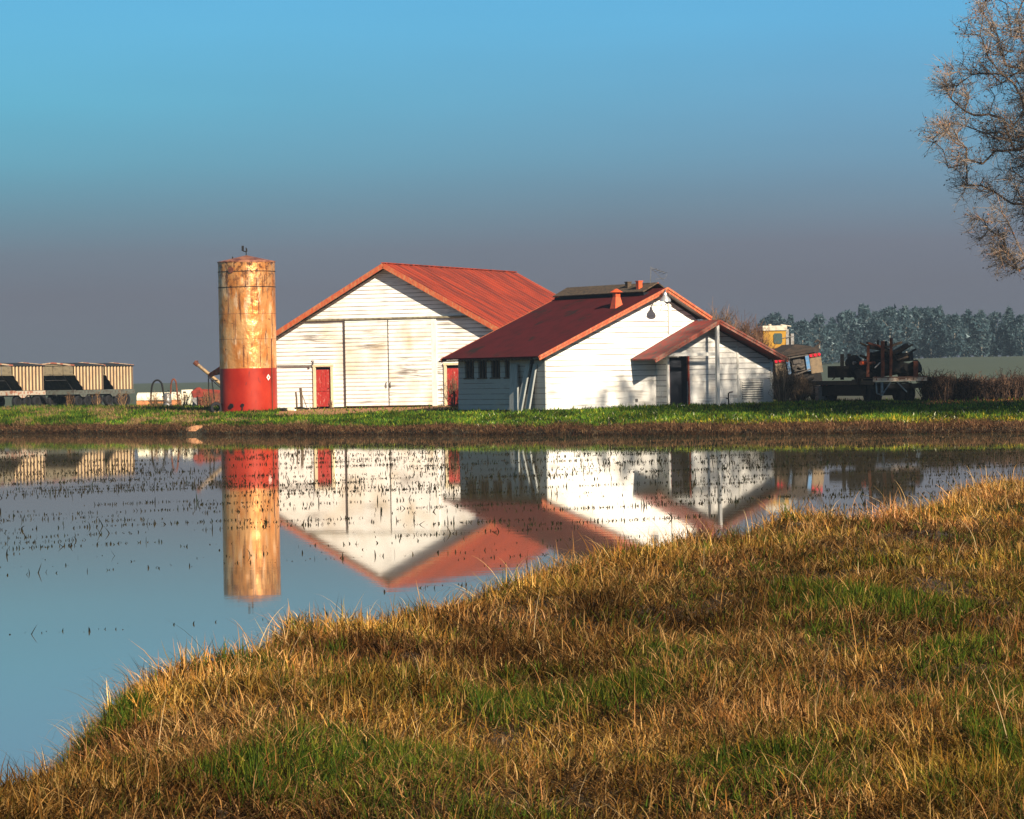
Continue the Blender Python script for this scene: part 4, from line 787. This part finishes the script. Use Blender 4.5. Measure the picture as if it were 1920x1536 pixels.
# far bank: brown fringe over the water, leafy green above it
n = 90000; X = rng.uniform(-38,32,n); d = rng.uniform(-.28,1.0,n)+.5*(vnoise(X*.8,X*0+6)-.6)*(rng.random(n) < .5); Y = ye_(X)+d; c = vnoise(X*1.4,X*0+1); c2 = vnoise(X*4,d*3)
thin = np.exp(-((X+15.2)/.8)**2); k = rng.random(n) < (.35+.8*c2)*(1-.9*thin); X,Y,d,c,c2 = (q[k] for q in (X,Y,d,c,c2)); n = len(X)
L = (.12+.13*rng.random(n)+.12*c); col = pal(n,[(.30,.175,.085),(.24,.125,.06),(.08,.045,.025),(.42,.26,.13),(.30,.13,.07)],[3,3,3.4,1.6,1.2],.22)*(.7+.6*c2)[:,None]
col *= np.where(d < .02,.38,1)[:,None]   # shade under the overhang painted into stems at the muddy waterline
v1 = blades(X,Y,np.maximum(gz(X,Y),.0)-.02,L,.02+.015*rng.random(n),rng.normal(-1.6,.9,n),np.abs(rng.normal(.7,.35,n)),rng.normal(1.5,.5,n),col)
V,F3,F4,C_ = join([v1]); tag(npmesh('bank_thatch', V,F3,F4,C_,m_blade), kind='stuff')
n = 230000; X = rng.uniform(-42,40,n); d = .5+.5*vnoise(X*.9,X*0+14)+30*rng.random(n)**1.35; Y = ye_(X)+d
bx_, by_ = X-BO[0], Y-BO[1]; lb = math.cos(BA)*bx_+math.sin(BA)*by_, -math.sin(BA)*bx_+math.cos(BA)*by_
sx_, sy_ = X-SO[0], Y-SO[1]; ls = math.cos(SA)*sx_+math.sin(SA)*sy_, -math.sin(SA)*sx_+math.cos(SA)*sy_
inb = (np.abs(lb[0]) < BW+.1) & (lb[1] > -.3) & (lb[1] < BL+1); ins = (ls[0] > -SW-.1) & (ls[0] < PX1+.2) & (ls[1] > np.where(ls[0] > PX0,PY-.1,-.05)) & (ls[1] < SL+.2)
dirt = (X > -12.4+.6*vnoise(Y,X)) & (X < -1.5) & (Y > 157.3+2.2*vnoise(X*.7,X*0)+np.clip(-9-X,0,4)*.9); road = (X > 18.6) & (Y > 143.5) & (Y < 152.5) 
c = vnoise(X*.6,Y*.35+5); c2 = vnoise(X*2.2+7,Y*1.3); k = ~inb & ~ins & ~(dirt & (rng.random(n) < .93)) & ~(road & (rng.random(n) < .8)) & (rng.random(n) < .3+1.1*c2); X,Y,d,c,c2 = (q[k] for q in (X,Y,d,c,c2)); n = len(X)
left = sm((-16-X)/4)*sm((Y-160)/8); L = .10+.13*rng.random(n)+.26*np.clip(fbm(X*1.6,Y*.9)-.42,0,1)+.22*left*c2+.12*(np.abs(Y-150) < 3)*(X > 0)*(X < 9)*c2
GF = [(.06,.13,.011),(.12,.18,.013),(.022,.06,.010),(.22,.22,.022)]
col = pal(n,GF,[4,3,3,1.5],.22)*(.3+1.5*np.clip((fbm(X*.9,Y*.45+2)-.25)/.5,0,1))[:,None]; yel = sm((X-2)/10)*sm((5-d)/5); col[:,0] *= 1+.9*yel; col[:,1] *= 1+.12*yel
dryp = (vnoise(X*.9+3,Y*.5+1) > .66) & (X < -8); dd_ = pal(n,[(.32,.2,.09),(.24,.15,.07)],[1,1]); col = np.where((dryp & (rng.random(n) < .75))[:,None], dd_, col)
wh = (rng.random(n) < .012*(X > -2)*(d < 12)); col[wh] = (.75,.72,.5)
V,F3,F4,C_ = blades(X,Y,gz(X,Y)-.02,L,.035+.03*rng.random(n),rng.uniform(0,6.3,n),np.abs(rng.normal(.45,.3,n)),rng.normal(.7,.4,n),col)
tag(npmesh('bank_grass', V,F3,F4,C_,m_blade), kind='stuff')
# rice stubble standing in the water, in rows that run along the field
rows = []
def uvw(t, b):                                          # b: distance of the row where it meets x=0 ; rows drift away to the right
    return t, b+.62*t
for b in np.concatenate([np.arange(36,62,1.9),np.arange(62,92,2.2),np.arange(92,136,2.6)]):
    n = int((260 if b < 52 else 1300 if b < 80 else 1700)*rng.uniform(.5,1.3)); t = rng.uniform(-.19,.19,n)*b*1.1
    gate = vnoise(t*.55+b*3.1, t*0+b) ; k = rng.random(n) < np.clip((gate-(.62 if b < 46 else .5 if b < 56 else .38))*4,0,1)
    t = t[k]; X_, Y_ = uvw(t, b+rng.normal(0,.16,len(t))); rows.append((X_,Y_))
X = np.concatenate([r[0] for r in rows]); Y = np.concatenate([r[1] for r in rows]); k = (X < xe_(Y)-.4) & (Y < ye_(X)-1.2); X, Y = X[k], Y[k]; n = len(X)
L = rng.uniform(.03,.085,n)*np.where(rng.random(n) < .06,2.4,1)*(.5+Y*.0075); col = pal(n,[(.014,.013,.008),(.03,.024,.012),(.01,.016,.008)],[3,2,2])
V,F3,F4,C_ = blades(X,Y,np.full(n,-.01),L,.012+.012*rng.random(n)+Y*.00014,rng.uniform(0,6.3,n),np.abs(rng.normal(.35,.5,n)),rng.normal(.4,.8,n),col,3)
tag(npmesh('rice_stubble', V,F3,F4,C_,m_blade), kind='stuff')

# ------------------------------------------------------------------ trees and shrubs
def segs(A, B, ra, rb, col, ns=3):
    n = len(A); d = B-A; d /= np.maximum(np.linalg.norm(d,axis=1),1e-6)[:,None]; ref = np.where(np.abs(d[:,2:3]) > .9,[[1.,0,0]],[[0,0,1.]]); u = np.cross(d,ref); u /= np.linalg.norm(u,axis=1)[:,None]; v = np.cross(d,u)
    V = []
    for c,r in ((A,ra),(B,rb)):
        for k in range(ns): t = 2*math.pi*k/ns; V.append(c+(u*math.cos(t)+v*math.sin(t))*r[:,None])
    V = np.stack(V,1); b = (np.arange(n)*2*ns)[:,None]; F4 = np.concatenate([b+np.array([[k,(k+1)%ns,ns+(k+1)%ns,ns+k]]) for k in range(ns)],0)
    return V.reshape(-1,3), np.zeros((0,3),int), F4, np.repeat(col,2*ns,0)
def grow(root, top, pts, step):
    """greedy colonisation: each target is joined to the nearest node already grown, by a slightly sagging path"""
    nodes = [np.array(root,float)]; par = [-1]
    for k in range(1,7): nodes.append(np.array(root)+(np.array(top)-np.array(root))*k/6+np.array([.06*math.sin(k*1.3),.05*math.cos(k*2),0])); par.append(k-1)
    N = np.zeros((60000,3)); N[:7] = nodes; cnt = 7; P = [-1,0,1,2,3,4,5]; dep = np.zeros(60000); dep[:7] = np.arange(7)*.3
    pts = pts[np.argsort(np.linalg.norm(pts-np.array(top),axis=1))]
    for t in pts:
        dd = np.linalg.norm(N[3:cnt]-t,axis=1)+.22*dep[3:cnt]; j = int(np.argmin(dd))+3; a = N[j]; L = np.linalg.norm(t-a)
        m = max(1,int(L/step)); 
        if L < .05: continue
        for q in range(1,m+1):
            f = q/m; N[cnt] = a+(t-a)*f+np.array([0,0,.12*L*math.sin(math.pi*f)])+rng.normal(0,.05*step,3)*(q < m); P.append(j if q == 1 else cnt-1); dep[cnt] = dep[P[-1]]+L/m; cnt += 1
    return N[:cnt], np.array(P)
# the big bare tree on the right of the far bank
TX, TY = 27.6, 126.0; tz0 = g1(TX,TY); tree = empty('bare_tree', (TX,TY,tz0)); tag(tree, 'big leafless tree with dense fine twigs, half outside the right edge of the picture', 'tree')
def in_ell(n, c, r, pw=.5):
    q = rng.normal(size=(n,3)); q /= np.linalg.norm(q,axis=1)[:,None]; return np.array(c)+q*np.array(r)*(rng.random((n,1))**pw)
cen = (0,0,13.0-tz0); rad = (8.95,8.5,8.9)
P0 = in_ell(4100, cen, rad, .42); P0 = P0[(P0[:,2] < 15.6) | (rng.random(len(P0)) < .55)]
lob = np.array([(at(px,py,TY)-np.array([TX,TY,tz0])) for px,py in ((1772,158),(1800,145),(1765,235),(1758,262),(1790,290),(1838,60),(1840,20),(1850,5),(1858,90),(1830,120),(1815,210),(1825,300),(1860,360),(1890,470),(1900,490),(1790,180),(1850,430),(1815,345),(1845,405),(1868,465),(1885,440))])
P0 = P0[P0[:,2] > 3.2]; P0 = np.concatenate([P0, np.concatenate([l+rng.normal(0,(.25,1.2,.25),(5,3)) for l in lob])])
N, P = grow((0,0,-.2),(0,0,4.6),P0,.55); n = len(N); r2 = np.full(n,.012**2.3); ch_ = np.zeros(n)
for i in range(n-1,0,-1): r2[P[i]] += r2[i]; ch_[P[i]] += 1
rr = np.minimum(r2**(1/2.3),.42); rr[:3] = np.maximum(rr[:3],.4)
BK = pal(n,[(.15,.11,.085),(.2,.135,.085),(.08,.06,.05)],[3,2,2]); big = np.arange(1,n)
tr_mask = rr[big] > .13
v,f3,f4,c = segs(N[P[big[tr_mask]]],N[big[tr_mask]],rr[P[big[tr_mask]]],rr[big[tr_mask]],BK[big[tr_mask]],8); npmesh('trunk', v,f3,f4,c,m_twig,True,tree)
sm_ = big[~tr_mask]; parts = [segs(N[P[sm_]],N[sm_],np.minimum(rr[P[sm_]],rr[sm_]*1.6),rr[sm_],BK[sm_],4)]
def twigs(base, dirs, L, r, fork, col):                # two-segment twigs with forks
    n = len(base); d1 = dirs+rng.normal(0,.25,(n,3)); d1 /= np.linalg.norm(d1,axis=1)[:,None]; B = base+d1*(L*.5)[:,None]
    d2 = d1+rng.normal(0,.4,(n,3))+np.array([0,0,.1]); d2 /= np.linalg.norm(d2,axis=1)[:,None]; C = B+d2*(L*.5)[:,None]
    out_ = [segs(base,B,r,r*.8,col),segs(B,C,r*.8,r*.45,col)]
    for k in range(fork):
        t = rng.random((n,1)); s0 = base+(B-base)*t if k % 2 else B+(C-B)*t*.8; d3 = d1+rng.normal(0,.75,(n,3)); d3 /= np.linalg.norm(d3,axis=1)[:,None]
        out_.append(segs(s0,s0+d3*(L*rng.uniform(.25,.5,n))[:,None],r*.6,r*.35,col))
    return out_, C
src = rng.choice(np.where(rr < .09)[0], 54000); outd = (N[src]-np.array([0,0,6.])); outd /= np.linalg.norm(outd,axis=1)[:,None]+1e-6
L = rng.uniform(.35,1.0,len(src)); tc_ = pal(len(src),[(.21,.175,.145),(.29,.215,.155),(.10,.085,.075),(.34,.18,.09)],[3,2.4,3,.6],.2)
tpos = N[src]+(N[np.maximum(P[src],0)]-N[src])*rng.random((len(src),1))
tw, tips = twigs(tpos, outd*.55+rng.normal(0,.62,(len(src),3)), L, rng.uniform(.0075,.0115,len(src)), 3, tc_); parts += tw
sb = rng.choice(len(tips), 13000); q = tips[sb]+rng.normal(0,.1,(13000,3)); e = rng.normal(0,1,(13000,3)); e /= np.linalg.norm(e,axis=1)[:,None]
parts.append(segs(q-e*.03,q+e*.03,np.full(13000,.03),np.full(13000,.022),pal(13000,[(.12,.08,.05),(.34,.13,.05),(.08,.06,.05)],[3,1,2])))
V,F3,F4,C_ = join(parts); npmesh('crown', V,F3,F4,C_,m_twig,parent=tree)
# bare shrubs
def shrub(name, loc, w, h, d, n, label, cols, r=.02, cat='shrub', stray=.3):
    root = empty(name, loc); tag(root, label, cat); px_ = rng.normal(0,.33,n)*w; py_ = rng.normal(0,.3,n)*d; base = np.stack([px_*.35,py_*.35,np.zeros(n)],-1)
    hh = h*(.45+.55*rng.random(n))*np.sqrt(np.clip(1-(px_/w)**2,.1,1)); tip = np.stack([px_,py_,hh],-1); mid_ = (base+tip)/2+rng.normal(0,.07*h,(n,3)); col = pal(n,cols,[1]*len(cols),.25)
    st = int(n*.12); v = join([segs(base[:st],mid_[:st],np.full(st,r*1.8),np.full(st,r*1.2),col[:st],5)]); npmesh('stem', *v, m_twig, parent=root)
    ps = [segs(base,mid_,np.full(n,r),np.full(n,r*.75),col),segs(mid_,tip,np.full(n,r*.75),np.full(n,r*.4),col)]
    for k in range(3):
        dirs = (tip-mid_); dirs /= np.linalg.norm(dirs,axis=1)[:,None]+1e-6; t = rng.random((n,1)); o_, _ = twigs(mid_+(tip-mid_)*t, dirs+rng.normal(0,stray,(n,3)), np.full(n,h*.22)*rng.uniform(.5,1.3,n), np.full(n,r*.6), 2, col); ps += o_
    npmesh('twigs', *join(ps), m_twig, parent=root); return root
def bx3(px, py, D): q = at(px,py,D); return (q[0],D,g1(q[0],D))
BR = [(.14,.085,.05),(.2,.12,.07),(.09,.06,.045)]
shrub('bare_bush', bx3(1350,760,172), 2.0, 4.6, 2, 520, 'brown leafless bush rising highest behind the porch roof', BR, .022)
shrub('bare_bush', bx3(1400,760,171), 1.9, 4.1, 2, 480, 'dense reddish brown bush between the porch roof and the yellow harvester', [(.17,.09,.05),(.12,.07,.05)], .022)
shrub('bare_bush', bx3(1497,760,155.5), 1.0, 1.35, 1.1, 420, 'low tangled grey brown bush in front of the derelict truck', [(.11,.075,.05),(.06,.045,.032),(.17,.12,.08)], .011, stray=.7)
shrub('bare_bush', bx3(1468,760,155), .8, 2.2, .8, 160, 'thin grey sapling bush close to the right corner of the shed', [(.13,.11,.085),(.07,.055,.045)], .011)
shrub('dry_weed', bx3(852,760,165.5), .9, 1.6, .8, 70, 'wiry dead weed in front of the right red door', BR, .012)
shrub('dry_weed', bx3(620,760,170), .3, .5, .3, 24, 'small dead weed on the dirt beside the left red door', BR, .01)
for px_,D_,h_,w_,lab in ((290,187,1.0,1.4,'dry brown weeds at the foot of the wide arched pipe'),(345,187,1.0,1.5,'dry brown weeds below the cream machine cab'),(390,180,1.1,1.2,'dry brown weeds next to the left foot of the silo'),(130,200,1.0,.5,'tall reddish weed stalks in front of the middle hopper trailer'),(230,200,1.3,.5,'tall reddish weed stalks before the right end hopper trailer'),(182,200,1.2,.4,'tall weed stalks between two hopper trailers')):
    shrub('dry_weed', bx3(px_,760,D_), w_, h_, .8, 46 if w_ > 1 else 14, lab, [(.2,.11,.055),(.12,.07,.04),(.27,.16,.08)], .012, stray=.35)
# dark dead hedge on the right
hx0, hx1 = 19.7, 44.; n = 9000; X = rng.uniform(hx0,hx1,n); hY = 153+.8*rng.normal(size=n); Z = gz(X,hY); hg = .9+.3*vnoise(X*.9,X*0+3)+.15*vnoise(X*3,X*0); col = pal(n,[(.05,.032,.024),(.08,.05,.033),(.03,.022,.02),(.12,.07,.045)],[3,2,3,1],.25)
A = np.stack([X,hY,Z],-1); B = A+np.stack([rng.normal(0,.25,n),rng.normal(0,.2,n),hg*rng.uniform(.45,1,n)],-1)
tw, tips = twigs(B-np.stack([0*X,0*X,.3*rng.random(n)],-1), rng.normal(0,.8,(n,3))+np.array([0,0,.4]), rng.uniform(.25,.6,n), np.full(n,.018), 3, col)
he = empty('dead_hedge', (0,0,0)); tag(he, 'long dark brown leafless hedge on the right beyond the flatbed trailer', 'hedge')
npmesh('stems', *join([segs(A,B,np.full(n,.02),np.full(n,.012),col)]), m_twig, parent=he); npmesh('twigs', *join(tw), m_twig, parent=he)
lf = 14000; X = rng.uniform(hx0,hx1,lf); Y_ = 153+.6*rng.normal(size=lf)-.2; Zl = gz(X,Y_)+rng.random(lf)*(.85+.3*vnoise(X*.9,X*0+3))
npmesh('leaves', *blades(X,Y_,Zl,rng.uniform(.08,.2,lf),np.full(lf,.07),rng.uniform(0,6.3,lf),rng.uniform(0,2.5,lf),rng.normal(0,.5,lf),pal(lf,[(.05,.03,.022),(.08,.045,.03),(.028,.02,.017),(.14,.07,.04)],[3,2,3,.6],.3),2), m_blade, parent=he)
n = 5000; X = rng.uniform(18.5,44,n); Y_ = rng.uniform(144.5,152,n); tag(npmesh('fallen_leaves', *blades(X,Y_,gz(X,Y_)+.01,rng.uniform(.06,.16,n),np.full(n,.08),rng.uniform(0,6.3,n),rng.uniform(.6,1.5,n),rng.normal(0,.5,n),pal(n,[(.6,.22,.06),(.45,.17,.07),(.3,.14,.08)],[2,2,2]),2), m_blade), kind='stuff')

# far row of hazy trees: four crown shapes, each tree a thing with its own trunk and crown
def far_proto(h, w, pointy):
    root = empty('distant_tree', (0,0,0)); n = 1700; v = rng.random(n)**.8; prof_ = np.interp(v,[0,.12,.4,.75,1],[.25,.75,1,.62 if pointy else .85,.06 if pointy else .3])
    a = rng.uniform(0,6.3,n); rr_ = np.sqrt(rng.random(n))*w/2*prof_*(1+.35*np.sin(a*2+v*9)); keep = vnoise(np.cos(a)*2+v*5+h*3,np.sin(a)*2+v*6) > .30; a, rr_, v = a[keep], rr_[keep], v[keep]; n = len(v)
    c = np.stack([rr_*np.cos(a),rr_*np.sin(a),h*(.02+.98*v)],-1); col = pal(n,[(.06,.10,.115),(.085,.13,.14),(.035,.065,.078),(.15,.20,.22)],[3,2,3,1],.2)  # bluer, paler foliage tones stand in for part of the haze
    vs = []; f = []
    s_ = rng.uniform(.25,.55,n); q = rng.normal(size=(n,3,3))*s_[:,None,None]*.62; V = (c[:,None]+q).reshape(-1,3); F3 = np.arange(n*3).reshape(-1,3)
    npmesh('crown', V, F3, None, np.repeat(col,3,0), m_blade, parent=root)
    t = MB(); t.tube([(0,0,-.3),(.1,0,h*.35),(0,.1,h*.8)],[.22,.16,.05],6)
    for k in range(4): t.tube([(.05,0,h*(.25+.12*k)),(w*.28*math.cos(k*2.2),w*.28*math.sin(k*2.2),h*(.42+.12*k))],[.09,.03],4)
    t.build('trunk', M('pale distant bark',(.22,.2,.17),.9) if 'pale distant bark' not in bpy.data.materials else bpy.data.materials['pale distant bark'], root); return root
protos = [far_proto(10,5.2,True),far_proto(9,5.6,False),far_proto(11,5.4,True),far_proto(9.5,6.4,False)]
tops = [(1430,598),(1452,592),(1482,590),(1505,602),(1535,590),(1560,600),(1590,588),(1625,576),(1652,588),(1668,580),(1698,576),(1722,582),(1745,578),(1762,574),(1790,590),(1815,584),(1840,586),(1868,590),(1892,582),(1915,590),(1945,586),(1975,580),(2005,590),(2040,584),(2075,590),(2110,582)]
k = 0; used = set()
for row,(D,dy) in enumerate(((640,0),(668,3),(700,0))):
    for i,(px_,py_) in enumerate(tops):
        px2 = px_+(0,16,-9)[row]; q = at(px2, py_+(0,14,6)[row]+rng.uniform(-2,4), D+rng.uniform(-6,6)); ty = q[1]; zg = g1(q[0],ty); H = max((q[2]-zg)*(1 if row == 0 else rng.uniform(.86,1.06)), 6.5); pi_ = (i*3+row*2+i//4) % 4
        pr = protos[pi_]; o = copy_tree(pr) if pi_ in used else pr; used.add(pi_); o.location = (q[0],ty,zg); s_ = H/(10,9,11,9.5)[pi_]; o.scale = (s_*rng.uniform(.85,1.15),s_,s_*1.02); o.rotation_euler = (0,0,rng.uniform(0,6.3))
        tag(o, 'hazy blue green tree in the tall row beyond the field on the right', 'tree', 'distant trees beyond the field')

# ------------------------------------------------------------------ haze
hz = MB().box(-1300,1300,-70,1600,-1.6,24).build('haze', None); tag(hz, kind='stuff')
m = bpy.data.materials.new('haze air'); m.use_nodes = True; nt = m.node_tree; nt.nodes.clear(); o_ = nt.nodes.new('ShaderNodeOutputMaterial'); v_ = nt.nodes.new('ShaderNodeVolumePrincipled')
v_.inputs['Color'].default_value = (.22,.30,.38,1); v_.inputs['Density'].default_value = .00042; v_.inputs['Anisotropy'].default_value = .1
nt.links.new(v_.outputs[0], o_.inputs['Volume']); hz.data.materials.append(m)
